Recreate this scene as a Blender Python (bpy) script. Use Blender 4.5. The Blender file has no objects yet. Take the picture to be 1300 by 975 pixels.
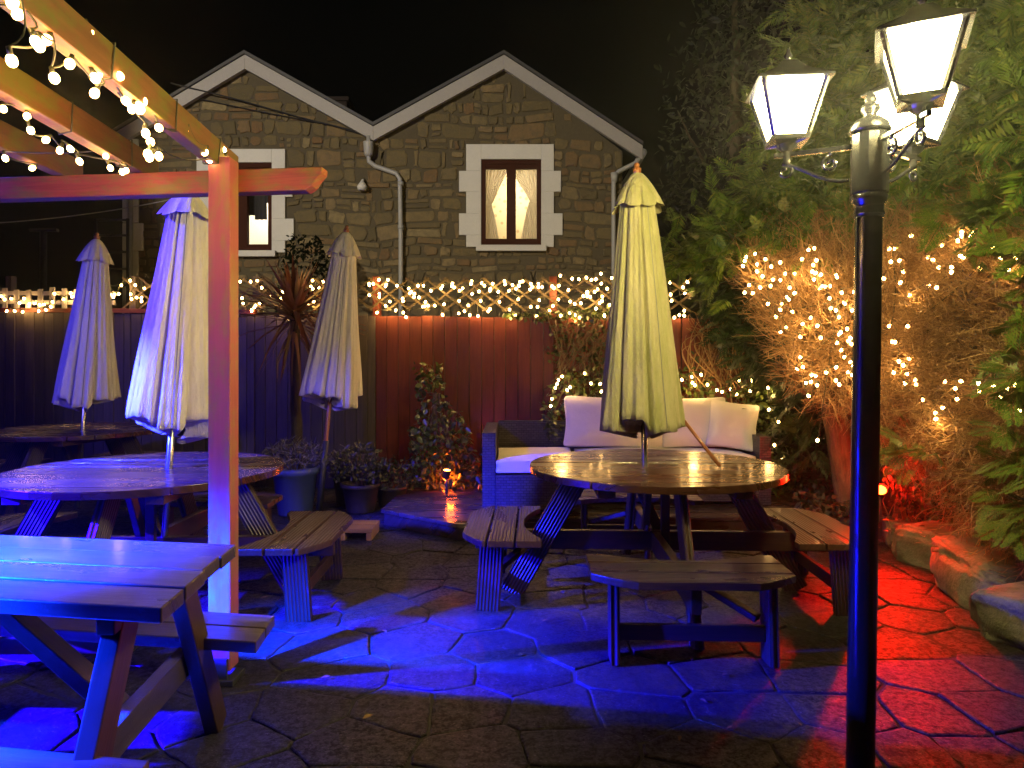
import bpy, bmesh, math, random
import numpy as np
from mathutils import Vector, Matrix, noise
from math import sin, cos, pi, sqrt, radians as R

random.seed(7); rng = np.random.default_rng(7)
SC = bpy.context.scene
COL = SC.collection
F, CX, HY, CAMH = 867.0, 650.0, 462.0, 1.33

def P(px, py, y):
    return Vector(((px - CX) / F * y, y, CAMH - (py - HY) / F * y))
def U(a, b): return random.uniform(a, b)
def lerp(a, b, t): return a + (b - a) * t

# ------------------------------------------------------------------ mesh builder
class MB:
    def __init__(s): s.v = []; s.f = []; s.uv = []
    def add(s, vs, fs, L=(1, 0, 0), A=None):
        L = Vector(L).normalized()
        if A is None:
            A = Vector((0, 0, 1)).cross(L)
            if A.length < .1: A = Vector((1, 0, 0))
        A = Vector(A).normalized(); B = L.cross(A)
        r1, r2 = U(0, 9), U(0, 9)
        n = len(s.v); vs = [Vector(v) for v in vs]
        s.v += vs
        for f in fs:
            s.f.append([i + n for i in f])
            for i in f:
                p = vs[i]; s.uv.append((p.dot(L) + r1, p.dot(A) + .618 * p.dot(B) + r2))
    def bar(s, p0, p1, w, t, side=None, taper=1.0):
        """board from p0 to p1, w wide along side, t thick"""
        p0, p1 = Vector(p0), Vector(p1); L = (p1 - p0).normalized()
        if side is None:
            side = Vector((0, 0, 1)).cross(L)
            if side.length < .05: side = Vector((1, 0, 0))
        side = Vector(side); side = (side - L * side.dot(L)).normalized(); up = L.cross(side)
        vs = []
        for p, k in ((p0, 1.0), (p1, taper)):
            for a, b in ((-1, -1), (1, -1), (1, 1), (-1, 1)):
                vs.append(p + side * (a * w / 2 * k) + up * (b * t / 2 * k))
        s.add(vs, [(3, 2, 1, 0), (4, 5, 6, 7), (0, 1, 5, 4), (1, 2, 6, 5), (2, 3, 7, 6), (3, 0, 4, 7)], L, side)
    def box(s, c, size, rz=0, L=(1, 0, 0)):
        c = Vector(c); h = Vector(size) / 2; m = Matrix.Rotation(rz, 3, 'Z')
        vs = [c + m @ Vector((x * h.x, y * h.y, z * h.z)) for z in (-1, 1) for x, y in ((-1, -1), (1, -1), (1, 1), (-1, 1))]
        s.add(vs, [(3, 2, 1, 0), (4, 5, 6, 7), (0, 1, 5, 4), (1, 2, 6, 5), (2, 3, 7, 6), (3, 0, 4, 7)], m @ Vector(L))
    def prism(s, poly, z0, z1, M=None, L=(1, 0, 0), A=None):
        M = M or Matrix.Identity(4); n = len(poly)
        ar = sum(poly[i][0] * poly[(i + 1) % n][1] - poly[(i + 1) % n][0] * poly[i][1] for i in range(n))
        if ar < 0: poly = poly[::-1]
        vs = [M @ Vector((x, y, z0)) for x, y in poly] + [M @ Vector((x, y, z1)) for x, y in poly]
        fs = [tuple(range(n - 1, -1, -1)), tuple(range(n, 2 * n))]
        fs += [(i, (i + 1) % n, n + (i + 1) % n, n + i) for i in range(n)]
        s.add(vs, fs, M.to_3x3() @ Vector(L), A)
    def tube(s, pts, r, n=6, caps=True):
        pts = [Vector(p) for p in pts]; m = len(pts)
        rs = r if isinstance(r, (list, tuple)) else [r] * m
        vs = []; ref = None
        for i in range(m):
            t = (pts[min(i + 1, m - 1)] - pts[max(i - 1, 0)])
            t = t.normalized() if t.length > 1e-9 else Vector((0, 0, 1))
            if ref is None:
                ref = Vector((0, 0, 1)).cross(t)
                if ref.length < .05: ref = Vector((1, 0, 0))
            ref = (ref - t * ref.dot(t)).normalized(); b = t.cross(ref)
            for k in range(n):
                a = 2 * pi * k / n
                vs.append(pts[i] + (ref * cos(a) + b * sin(a)) * rs[i])
        fs = [(i * n + k, i * n + (k + 1) % n, (i + 1) * n + (k + 1) % n, (i + 1) * n + k) for i in range(m - 1) for k in range(n)]
        if caps:
            fs.append(tuple(range(n - 1, -1, -1))); fs.append(tuple((m - 1) * n + k for k in range(n)))
        s.add(vs, fs, (pts[-1] - pts[0]) if (pts[-1] - pts[0]).length > 1e-6 else (0, 0, 1))
    def lathe(s, prof, n=24, c=(0, 0, 0)):
        c = Vector(c); m = len(prof)
        vs = [c + Vector((r * cos(2 * pi * k / n), r * sin(2 * pi * k / n), z)) for r, z in prof for k in range(n)]
        fs = [(i * n + k, i * n + (k + 1) % n, (i + 1) * n + (k + 1) % n, (i + 1) * n + k) for i in range(m - 1) for k in range(n)]
        fs.append(tuple(range(n - 1, -1, -1))); fs.append(tuple((m - 1) * n + k for k in range(n)))
        s.add(vs, fs, (0, 0, 1))
    def mesh(s, name, mat, smooth=False):
        me = bpy.data.meshes.new(name)
        me.from_pydata([tuple(v) for v in s.v], [], s.f)
        uvl = me.uv_layers.new(name='UVMap')
        uvl.data.foreach_set('uv', np.array(s.uv, np.float32).ravel())
        me.materials.append(mat)
        if smooth:
            me.polygons.foreach_set('use_smooth', [True] * len(me.polygons))
        me.update()
        return me
    def build(s, name, mat, parent=None, smooth=False, bevel=0, loc=None):
        return link(name, s.mesh(name, mat, smooth), parent, bevel, loc, smooth)

def link(name, me, parent=None, bevel=0, loc=None, smooth=False):
    o = bpy.data.objects.new(name, me); COL.objects.link(o)
    if parent: o.parent = parent
    if loc is not None: o.location = loc
    if bevel:
        b = o.modifiers.new('Bevel', 'BEVEL'); b.width = bevel; b.segments = 2; b.limit_method = 'ANGLE'; b.angle_limit = R(40)
    return o

def np_mesh(name, V, FQ, mat, smooth=False):
    """V (n,3), FQ (m,4) quads"""
    me = bpy.data.meshes.new(name)
    n, m = len(V), len(FQ); k = FQ.shape[1]
    me.vertices.add(n); me.vertices.foreach_set('co', V.astype(np.float32).ravel())
    me.loops.add(m * k); me.loops.foreach_set('vertex_index', FQ.astype(np.int32).ravel())
    me.polygons.add(m)
    me.polygons.foreach_set('loop_start', np.arange(0, m * k, k, dtype=np.int32))
    me.polygons.foreach_set('loop_total', np.full(m, k, np.int32))
    if smooth: me.polygons.foreach_set('use_smooth', np.ones(m, bool))
    me.materials.append(mat); me.update(calc_edges=True); me.validate()
    return me

def scatter(tv, tf, locs, mats):
    """copies of template (tv, tf) -> one vertex and face array"""
    n = len(locs)
    V = np.einsum('nij,kj->nki', mats, tv) + locs[:, None, :]
    Fc = tf[None] + (np.arange(n) * len(tv))[:, None, None]
    return V.reshape(-1, 3), Fc.reshape(-1, tf.shape[1])

def frames(dirs, roll=None, scale=None):
    """rotation matrices whose x axis is dirs"""
    d = dirs / (np.linalg.norm(dirs, axis=1, keepdims=True) + 1e-9)
    up = np.tile(np.array([0., 0, 1]), (len(d), 1)) + rng.normal(0, .25, d.shape)
    y = np.cross(up, d); y /= np.linalg.norm(y, axis=1, keepdims=True) + 1e-9
    z = np.cross(d, y)
    if roll is not None:
        c, s_ = np.cos(roll)[:, None], np.sin(roll)[:, None]
        y, z = y * c + z * s_, z * c - y * s_
    M = np.stack([d, y, z], axis=2)
    if scale is not None: M = M * scale[:, None, None]
    return M

def thing(name, label, cat, loc=(0, 0, 0), rz=0, group=None):
    o = bpy.data.objects.new(name, None); COL.objects.link(o)
    o.empty_display_size = .1
    o.location = loc; o.rotation_euler = (0, 0, rz)
    return tag(o, label, cat, group)
def tag(o, label, cat, group=None):
    o['label'] = label; o['category'] = cat
    if group: o['group'] = group
    return o
def struct(o, label, cat):
    o['kind'] = 'structure'; o['label'] = label; o['category'] = cat; return o
def copy_tree(o, parent=None):
    c = o.copy(); COL.objects.link(c); c.parent = parent
    for ch in list(o.children): copy_tree(ch, c)
    return c

# ------------------------------------------------------------------ materials
class NT:
    def __init__(s, name):
        s.m = bpy.data.materials.new(name); s.m.use_nodes = True
        s.t = s.m.node_tree; s.t.nodes.clear()
        s.out = s.t.nodes.new('ShaderNodeOutputMaterial')
        s.b = s.t.nodes.new('ShaderNodeBsdfPrincipled')
        s.t.links.new(s.b.outputs[0], s.out.inputs[0])
    def n(s, kind, **kw):
        d = s.t.nodes.new('ShaderNode' + kind)
        for k, v in kw.items():
            if k in d.inputs.keys(): s.set(d.inputs[k], v)
            else: setattr(d, k, v)
        return d
    def set(s, inp, v):
        if isinstance(v, bpy.types.NodeSocket): s.t.links.new(v, inp)
        else: inp.default_value = v
    def P(s, **kw):
        for k, v in kw.items(): s.set(s.b.inputs[k.replace('_', ' ')], v)
    def math(s, op, a, b=None):
        d = s.t.nodes.new('ShaderNodeMath'); d.operation = op
        s.set(d.inputs[0], a)
        if b is not None: s.set(d.inputs[1], b)
        return d.outputs[0]
    def noise(s, vec, scale, detail=5, rough=.6, dist=0):
        d = s.n('TexNoise', Vector=vec, Scale=scale, Detail=detail, Roughness=rough, Distortion=dist); return d.outputs['Fac']
    def ramp(s, fac, stops):
        d = s.t.nodes.new('ShaderNodeValToRGB'); s.set(d.inputs[0], fac)
        e = d.color_ramp.elements
        while len(e) < len(stops): e.new(.5)
        for i, (p, c) in enumerate(stops):
            e[i].position = p; e[i].color = (*c, 1) if len(c) == 3 else c
        return d.outputs[0]
    def mix(s, fac, a, b, blend='MIX'):
        d = s.t.nodes.new('ShaderNodeMix'); d.data_type = 'RGBA'; d.blend_type = blend
        s.set(d.inputs[0], fac)
        for i, v in ((6, a), (7, b)):
            s.set(d.inputs[i], (*v, 1) if isinstance(v, tuple) and len(v) == 3 else v)
        return d.outputs[2]
    def bump(s, h, strength=.4, dist=.01, normal=None):
        d = s.n('Bump', Strength=strength, Distance=dist, Height=h)
        if normal is not None: s.t.links.new(normal, d.inputs['Normal'])
        return d.outputs[0]
    def scalev(s, vec, sx, sy, sz):
        d = s.n('VectorMath', operation='MULTIPLY'); s.t.links.new(vec, d.inputs[0]); d.inputs[1].default_value = (sx, sy, sz)
        return d.outputs[0]
    @property
    def uv(s): return s.n('UVMap').outputs[0]
    @property
    def obj(s): return s.n('TexCoord').outputs['Object']
    @property
    def pos(s): return s.n('NewGeometry').outputs['Position']
    @property
    def island(s): return s.n('NewGeometry').outputs['Random Per Island']

def wood(name, dark, mid, light, rough=(.2, .5), groove=0, wet=False, algae=None, gap_tint=.25, coat=0, flat=False):
    t = NT(name); uv = t.uv
    g1 = t.noise(t.scalev(uv, 2.2, 38, 1), 1, 6, .65, .8)
    g2 = t.noise(t.scalev(uv, 9, 160, 1), 1, 3, .6)
    blotch = t.noise(t.scalev(uv, 1.3, 4, 1), 1, 4, .6)
    c = t.ramp(g1, [(.25, dark), (.5, mid), (.78, light)])
    c = t.mix(t.math('MULTIPLY', g2, .45), c, dark)
    tone = t.ramp(t.island, [(0, (1 - gap_tint,) * 3), (1, (1 + gap_tint,) * 3)])
    c = t.mix(1, c, tone, 'MULTIPLY')
    c = t.mix(t.math('MULTIPLY', t.ramp(blotch, [(.4, (0, 0, 0)), (.75, (1, 1, 1))]), .4), c, dark)
    if algae:
        an = t.noise(t.scalev(uv, 3, 9, 1), 1.6, 6, .7)
        c = t.mix(t.ramp(an, [(.45, (0, 0, 0)), (.62, (.85, .85, .85))]), c, algae)
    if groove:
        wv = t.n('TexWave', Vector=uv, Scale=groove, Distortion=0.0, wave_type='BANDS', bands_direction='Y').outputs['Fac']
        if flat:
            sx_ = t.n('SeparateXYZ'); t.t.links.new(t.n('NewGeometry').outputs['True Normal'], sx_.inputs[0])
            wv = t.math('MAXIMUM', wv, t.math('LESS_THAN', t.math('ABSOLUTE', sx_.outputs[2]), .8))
        c = t.mix(t.ramp(wv, [(.05, (.75, .75, .75)), (.4, (0, 0, 0))]), c, tuple(x * .4 for x in dark))  # grooves coloured darker: dirt together with painted-in shade
    t.P(Base_Color=c)
    h = t.math('ADD', t.math('MULTIPLY', g1, .6), t.math('MULTIPLY', g2, .35))
    nrm = t.bump(h, .35, .004)
    if groove:
        nrm = t.bump(wv, 1.0, .006, nrm)
    rr = t.n('MapRange', Value=blotch); rr.inputs['From Min'].default_value = .3; rr.inputs['From Max'].default_value = .7
    rr.inputs['To Min'].default_value = rough[0]; rr.inputs['To Max'].default_value = rough[1]
    if wet:
        v = t.n('TexVoronoi', Vector=t.pos, Scale=130.0, Randomness=1.0)
        bead = t.ramp(v.outputs['Distance'], [(.15, (1, 1, 1)), (.38, (0, 0, 0))])
        nz = t.noise(t.pos, 14, 3)
        bead = t.math('MULTIPLY', bead, t.ramp(nz, [(.48, (0, 0, 0)), (.6, (1, 1, 1))]))
        nrm = t.bump(bead, .3, .002, nrm)
    t.P(Roughness=rr.outputs[0], Normal=nrm, Coat_Weight=coat, Coat_Roughness=.12)
    return t.m

def plain(name, col, rough=.5, metal=0, var=.15, bump=.1, scale=30, coat=0):
    t = NT(name); o = t.obj
    a = t.noise(o, scale, 5)
    b = t.noise(o, scale / 7, 3)
    c = t.mix(a, tuple(x * (1 - var) for x in col), tuple(min(1, x * (1 + var)) for x in col))
    c = t.mix(t.math('MULTIPLY', b, .35), c, tuple(x * .6 for x in col))
    t.P(Base_Color=c, Roughness=rough, Metallic=metal, Normal=t.bump(a, bump, .004), Coat_Weight=coat)
    return t.m

def leafmat(name, cols, rough=.45, trans=0):
    t = NT(name)
    n = t.noise(t.pos, 2.6, 3)
    isl = t.island
    f = t.math('ADD', t.math('MULTIPLY', n, .5), t.math('MULTIPLY', isl, .5))
    k = len(cols)
    c = t.ramp(f, [(.2 + .6 * i / (k - 1), cols[i]) for i in range(k)])
    t.P(Base_Color=c, Roughness=rough)
    if trans:
        tr = t.n('BsdfTranslucent', Color=c); mx = t.n('MixShader', Fac=trans)
        t.t.links.new(t.b.outputs[0], mx.inputs[1]); t.t.links.new(tr.outputs[0], mx.inputs[2])
        t.t.links.new(mx.outputs[0], t.out.inputs[0])
    return t.m

def emit(name, col, strength):
    m = bpy.data.materials.new(name); m.use_nodes = True; nt = m.node_tree; nt.nodes.clear()
    e = nt.nodes.new('ShaderNodeEmission'); o = nt.nodes.new('ShaderNodeOutputMaterial')
    e.inputs[0].default_value = (*col, 1); e.inputs[1].default_value = strength
    nt.links.new(e.outputs[0], o.inputs[0]); m.cycles.emission_sampling = 'NONE'; return m

M = {}
M['table'] = wood('wet dark table wood', (.022, .009, .004), (.07, .028, .012), (.13, .055, .024), (.16, .36), wet=True, coat=.35)
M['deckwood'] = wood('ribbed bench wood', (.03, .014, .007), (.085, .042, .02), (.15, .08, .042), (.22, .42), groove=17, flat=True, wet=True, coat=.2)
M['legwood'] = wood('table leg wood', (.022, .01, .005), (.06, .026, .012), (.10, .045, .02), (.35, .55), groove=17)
M['frame'] = wood('table frame wood', (.02, .009, .005), (.055, .024, .012), (.09, .042, .02), (.35, .6))
M['oldtable'] = wood('weathered wet wood', (.024, .017, .016), (.065, .046, .042), (.115, .085, .078), (.22, .5), wet=True, coat=.12)
M['pergola'] = wood('stained pergola wood', (.2, .03, .02), (.38, .065, .04), (.48, .1, .06), (.45, .7), algae=(.17, .14, .02))
M['rafter'] = wood('algae-stained rafter wood', (.12, .05, .015), (.24, .10, .03), (.32, .13, .05), (.5, .75), algae=(.12, .13, .015))
M['pergpost'] = wood('stained post wood', (.34, .07, .065), (.44, .095, .085), (.5, .125, .11), (.45, .65), algae=(.28, .15, .04))
M['fence_red'] = wood('red stained fence wood', (.085, .011, .003), (.165, .028, .007), (.235, .047, .013), (.5, .75), gap_tint=.22)
M['fence_grey'] = wood('weathered fence wood', (.05, .04, .032), (.09, .07, .055), (.13, .1, .078), (.6, .85), gap_tint=.3)
M['trellis'] = wood('trellis wood', (.045, .032, .013), (.085, .062, .026), (.12, .09, .038), (.6, .8))
M['picket'] = wood('pale picket wood', (.28, .26, .24), (.42, .39, .36), (.5, .47, .44), (.6, .8))
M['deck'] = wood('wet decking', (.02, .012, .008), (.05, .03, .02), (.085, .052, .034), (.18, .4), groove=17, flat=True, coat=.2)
M['palelog'] = wood('pale timber', (.2, .1, .04), (.34, .18, .07), (.42, .24, .1), (.5, .7))
M['polewood'] = wood('varnished pole', (.2, .07, .025), (.34, .13, .05), (.42, .18, .08), (.25, .4), coat=.3)
M['winwood'] = plain('brown window frame', (.038, .008, .003), .7)
M['winwood'].node_tree.nodes['Principled BSDF'].inputs['Specular IOR Level'].default_value = .12
M['black'] = plain('black painted iron', (.008, .009, .012), .22, 0, .2, .08, 60, coat=.4)
M['darkmetal'] = plain('dark grey metal', (.05, .052, .056), .4, .3)
M['steel'] = plain('brushed metal pole', (.55, .55, .55), .25, .9)
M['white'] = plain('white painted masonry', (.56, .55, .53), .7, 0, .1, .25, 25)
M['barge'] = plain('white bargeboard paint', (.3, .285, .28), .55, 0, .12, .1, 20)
M['pipe'] = plain('grey downpipe', (.33, .33, .33), .5)
M['roof'] = plain('dark roof slate', (.035, .035, .04), .6, 0, .3, .5, 8)
M['mortar'] = plain('lime mortar', (.075, .06, .034), .9, 0, .3, .8, 25)
M['brick'] = plain('chimney brick', (.012, .004, .003), .8)
M['pot'] = plain('pot with painted blue light', (.06, .085, .32), .35, 0, .2, .1, 12)  # blue lamp light on a pale pot, painted into its base colour
M['darkpot'] = plain('dark pot', (.05, .035, .025), .5)
M['soil'] = plain('wet soil', (.028, .018, .011), .7, 0, .5, 1.0, 24)
M['cable'] = plain('green cable', (.03, .035, .015), .5)
M['cloth_dark'] = plain('dark clothes', (.012, .012, .016), .9)
M['cushion'] = None

def mk_cushion():
    t = NT('cream cushion fabric'); o = t.obj
    a = t.noise(o, 240, 2); b = t.noise(o, 4, 4)
    c = t.mix(b, (.62, .57, .51), (.74, .70, .64))
    t.P(Base_Color=c, Roughness=.9, Normal=t.bump(t.math('ADD', t.math('MULTIPLY', a, .15), b), .5, .02), Sheen_Weight=.3)
    return t.m
M['cushion'] = mk_cushion()

def mk_canvas(name, base, stain):
    t = NT(name); o = t.obj
    w = t.noise(t.scalev(o, 6, 6, 1.1), 1.4, 5, .7)
    f = t.noise(o, 320, 2)
    c = t.mix(t.ramp(w, [(.42, (0, 0, 0)), (.75, (1, 1, 1))]), base, stain)
    c = t.mix(t.math('MULTIPLY', f, .2), c, tuple(x * .7 for x in base))
    cr = t.noise(t.scalev(o, 9, 9, 3), 2, 4, .6)
    t.P(Base_Color=c, Roughness=.9, Sheen_Weight=.2, Normal=t.bump(cr, .8, .03, t.bump(f, .25, .002)))
    return t.m
M['canvas'] = mk_canvas('cream canvas', (.7, .67, .6), (.54, .51, .43))
M['canvas_green'] = mk_canvas('mossy cream canvas', (.37, .345, .2), (.22, .25, .06))
M['strap'] = plain('grey seam tape', (.22, .22, .2), .9)

def mk_rattan():
    t = NT('dark rattan weave'); uv = t.uv
    b = t.n('TexBrick', Vector=uv, Scale=1.0, offset=.5)
    b.inputs['Color1'].default_value = (.045, .043, .045, 1); b.inputs['Color2'].default_value = (.075, .072, .072, 1); b.inputs['Mortar'].default_value = (.008, .008, .008, 1)
    b.inputs['Mortar Size'].default_value = .0035; b.inputs['Mortar Smooth'].default_value = .8
    b.inputs['Brick Width'].default_value = .046; b.inputs['Row Height'].default_value = .021
    t.P(Base_Color=b.outputs['Color'], Roughness=.38, Normal=t.bump(b.outputs['Fac'], 1.0, -.006))
    return t.m
M['rattan'] = mk_rattan()

def mk_paving():
    t = NT('wet stone flags'); p = t.pos
    big = t.noise(p, 1.3, 6, .7); fine = t.noise(p, 48, 6, .85); mid = t.noise(p, 9, 6, .75); rag = t.noise(p, 22, 5, .75)
    slab = t.ramp(t.island, [(0, (.022, .02, .018)), (.5, (.034, .031, .028)), (1, (.05, .045, .04))])
    slab = t.mix(t.ramp(mid, [(.35, (0, 0, 0)), (.7, (.9, .9, .9))]), slab, (.015, .0135, .012))
    slab = t.mix(t.ramp(big, [(.5, (0, 0, 0)), (.66, (.6, .6, .6))]), slab, (.06, .055, .05))
    grit = t.n('TexVoronoi', Vector=p, Scale=75.0)
    speck = t.ramp(grit.outputs['Distance'], [(.12, (1, 1, 1)), (.3, (0, 0, 0))])
    speck = t.math('MULTIPLY', speck, t.ramp(rag, [(.5, (0, 0, 0)), (.58, (1, 1, 1))]))
    slab = t.mix(t.math('MULTIPLY', speck, .75), slab, (.26, .25, .24))
    slab = t.mix(t.math('MULTIPLY', t.ramp(fine, [(.44, (0, 0, 0)), (.54, (1, 1, 1))]), .8), slab, (.010, .0095, .009))
    h = t.math('ADD', t.math('MULTIPLY', fine, .45), t.math('ADD', t.math('MULTIPLY', mid, .8), t.math('MULTIPLY', speck, .25)))
    rr = t.ramp(big, [(.35, (.28,) * 3), (.65, (.6,) * 3)])
    sp = t.ramp(t.math('ADD', t.math('MULTIPLY', fine, .7), t.math('MULTIPLY', rag, .3)), [(.46, (.02,) * 3), (.58, (.55,) * 3)])
    t.P(Base_Color=slab, Roughness=rr, Normal=t.bump(h, .8, .01), Specular_IOR_Level=sp)
    return t.m
M['joint'] = plain('dark joint earth', (.016, .0145, .011), .8, 0, .5, .8, 40)
M['paving'] = mk_paving()

def mk_stone():
    t = NT('rubble sandstone'); o = t.pos
    isl = t.island
    c = t.ramp(isl, [(0, (.075, .055, .02)), (.2, (.15, .108, .04)), (.42, (.11, .077, .028)), (.62, (.19, .14, .06)), (.8, (.15, .068, .02)), (1, (.26, .2, .095))])
    a = t.noise(o, 9, 6, .7); b = t.noise(o, 45, 4, .7)
    c = t.mix(t.ramp(a, [(.38, (0, 0, 0)), (.7, (.8, .8, .8))]), c, (.07, .06, .035))
    c = t.mix(t.math('MULTIPLY', b, .5), c, (.11, .09, .05))
    t.P(Base_Color=c, Roughness=.85, Normal=t.bump(t.math('ADD', a, t.math('MULTIPLY', b, .5)), .8, .025))
    return t.m
M['stone'] = mk_stone()

def mk_boulder():
    t = NT('mossy boulder'); o = t.pos
    a = t.noise(o, 5, 6, .7); b = t.noise(o, 30, 4, .7)
    c = t.mix(t.ramp(a, [(.4, (0, 0, 0)), (.65, (1, 1, 1))]), (.19, .17, .12), (.06, .075, .018))
    c = t.mix(t.math('MULTIPLY', b, .5), c, (.06, .055, .04))
    t.P(Base_Color=c, Roughness=.65, Normal=t.bump(t.math('ADD', a, t.math('MULTIPLY', b, .4)), .9, .03))
    return t.m
M['boulder'] = mk_boulder()

def mk_bark(name, a_, b_):
    t = NT(name); o = t.pos
    n = t.noise(t.scalev(o, 16, 16, 3), 2, 6, .7)
    c = t.ramp(n, [(.3, a_), (.7, b_)])
    t.P(Base_Color=c, Roughness=.85, Normal=t.bump(n, .9, .02)); return t.m
M['bark'] = mk_bark('rough bark', (.06, .04, .02), (.2, .135, .075))
M['darkbark'] = mk_bark('dark fibrous bark', (.02, .015, .012), (.07, .05, .04))
M['conifer'] = leafmat('conifer sprays', [(.03, .07, .01), (.07, .14, .014), (.11, .18, .02), (.17, .19, .03)], .5, .2)
M['conifer_shaded'] = leafmat('conifer sprays with painted shade', [(.012, .03, .008), (.025, .055, .012), (.045, .08, .016)], .5)  # darker copy of the sprays, shade painted into the colour
M['twig'] = leafmat('dead brown twigs', [(.12, .062, .024), (.24, .132, .052), (.34, .2, .085), (.42, .28, .135)], .75)
M['ivy'] = leafmat('ivy leaves', [(.02, .035, .008), (.04, .07, .014), (.075, .10, .022), (.1, .115, .03)], .32)
M['laurel'] = leafmat('dark laurel leaves', [(.007, .013, .005), (.015, .024, .007), (.026, .036, .012)], .55)
M['shadow_leaf'] = leafmat('evergreen leaves painted as silhouette', [(.002, .004, .0015), (.004, .006, .002), (.005, .008, .003)], .8)  # leaf colour taken near black to paint in the bush's silhouette
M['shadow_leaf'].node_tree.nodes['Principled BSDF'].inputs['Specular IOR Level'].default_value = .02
M['cordyline'] = leafmat('red cordyline leaves', [(.09, .024, .014), (.2, .055, .03), (.26, .1, .05), (.2, .14, .06)], .4)
M['lavender'] = leafmat('grey green leaves', [(.07, .07, .06), (.12, .11, .10), (.17, .15, .14)], .6)
M['shrubleaf'] = leafmat('olive leaves', [(.02, .03, .008), (.05, .055, .014), (.085, .08, .02)], .45)
M['deadleaf'] = leafmat('fallen leaves', [(.08, .04, .012), (.16, .085, .025), (.2, .13, .05)], .6)

WARM = (1.0, .60, .22)
M['bulb'] = emit('glowing fairy bulb', (1.0, .56, .17), 60)
M['bulb_far'] = emit('glowing fairy bulb in distance', (1.0, .55, .17), 42)
M['lampbulb'] = emit('lit lamp bulb', (1.0, .8, .3), 300)
def mk_lantern():
    t = NT('lit frosted lantern glass'); tr = t.n('BsdfTransparent'); e = t.n('Emission', Color=(1.0, .82, .38, 1), Strength=40.0)
    mx = t.n('MixShader', Fac=.45); t.t.links.new(tr.outputs[0], mx.inputs[1]); t.t.links.new(e.outputs[0], mx.inputs[2])
    t.t.links.new(mx.outputs[0], t.out.inputs[0]); return t.m
M['lantern'] = mk_lantern()
M['red_lamp'] = emit('lit red lens', (1.0, .06, .005), 60)
M['orange_lamp'] = emit('lit orange lens', (1.0, .22, .02), 60)

def mk_glass():
    t = NT('window glass'); tr = t.n('BsdfTransparent'); gl = t.n('BsdfGlossy', Roughness=.03)
    mx = t.n('MixShader', Fac=.07); t.t.links.new(tr.outputs[0], mx.inputs[1]); t.t.links.new(gl.outputs[0], mx.inputs[2])
    t.t.links.new(mx.outputs[0], t.out.inputs[0]); return t.m
M['glass'] = mk_glass()
def mk_sheer():
    t = NT('sheer curtain'); o = t.obj
    w = t.noise(o, 60, 3)
    c = t.mix(w, (.62, .57, .47), (.78, .73, .62))
    d = t.n('BsdfDiffuse', Color=c); l = t.n('BsdfTranslucent', Color=c); tr = t.n('BsdfTransparent')
    m1 = t.n('MixShader', Fac=.16); t.t.links.new(d.outputs[0], m1.inputs[1]); t.t.links.new(l.outputs[0], m1.inputs[2])
    m2 = t.n('MixShader', Fac=.14); t.t.links.new(m1.outputs[0], m2.inputs[1]); t.t.links.new(tr.outputs[0], m2.inputs[2])
    t.t.links.new(m2.outputs[0], t.out.inputs[0]); return t.m
M['sheer'] = mk_sheer()
def mk_wallpaper():
    t = NT('patterned wallpaper'); o = t.obj
    v = t.n('TexVoronoi', Vector=o, Scale=9.0)
    c = t.mix(t.ramp(v.outputs['Distance'], [(.2, (0, 0, 0)), (.32, (1, 1, 1))]), (.5, .38, .24), (.74, .64, .46))
    t.P(Base_Color=c, Roughness=.8); return t.m
M['wallpaper'] = mk_wallpaper()
M['whitewall'] = plain('white room wall', (.8, .78, .72), .8)

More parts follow.
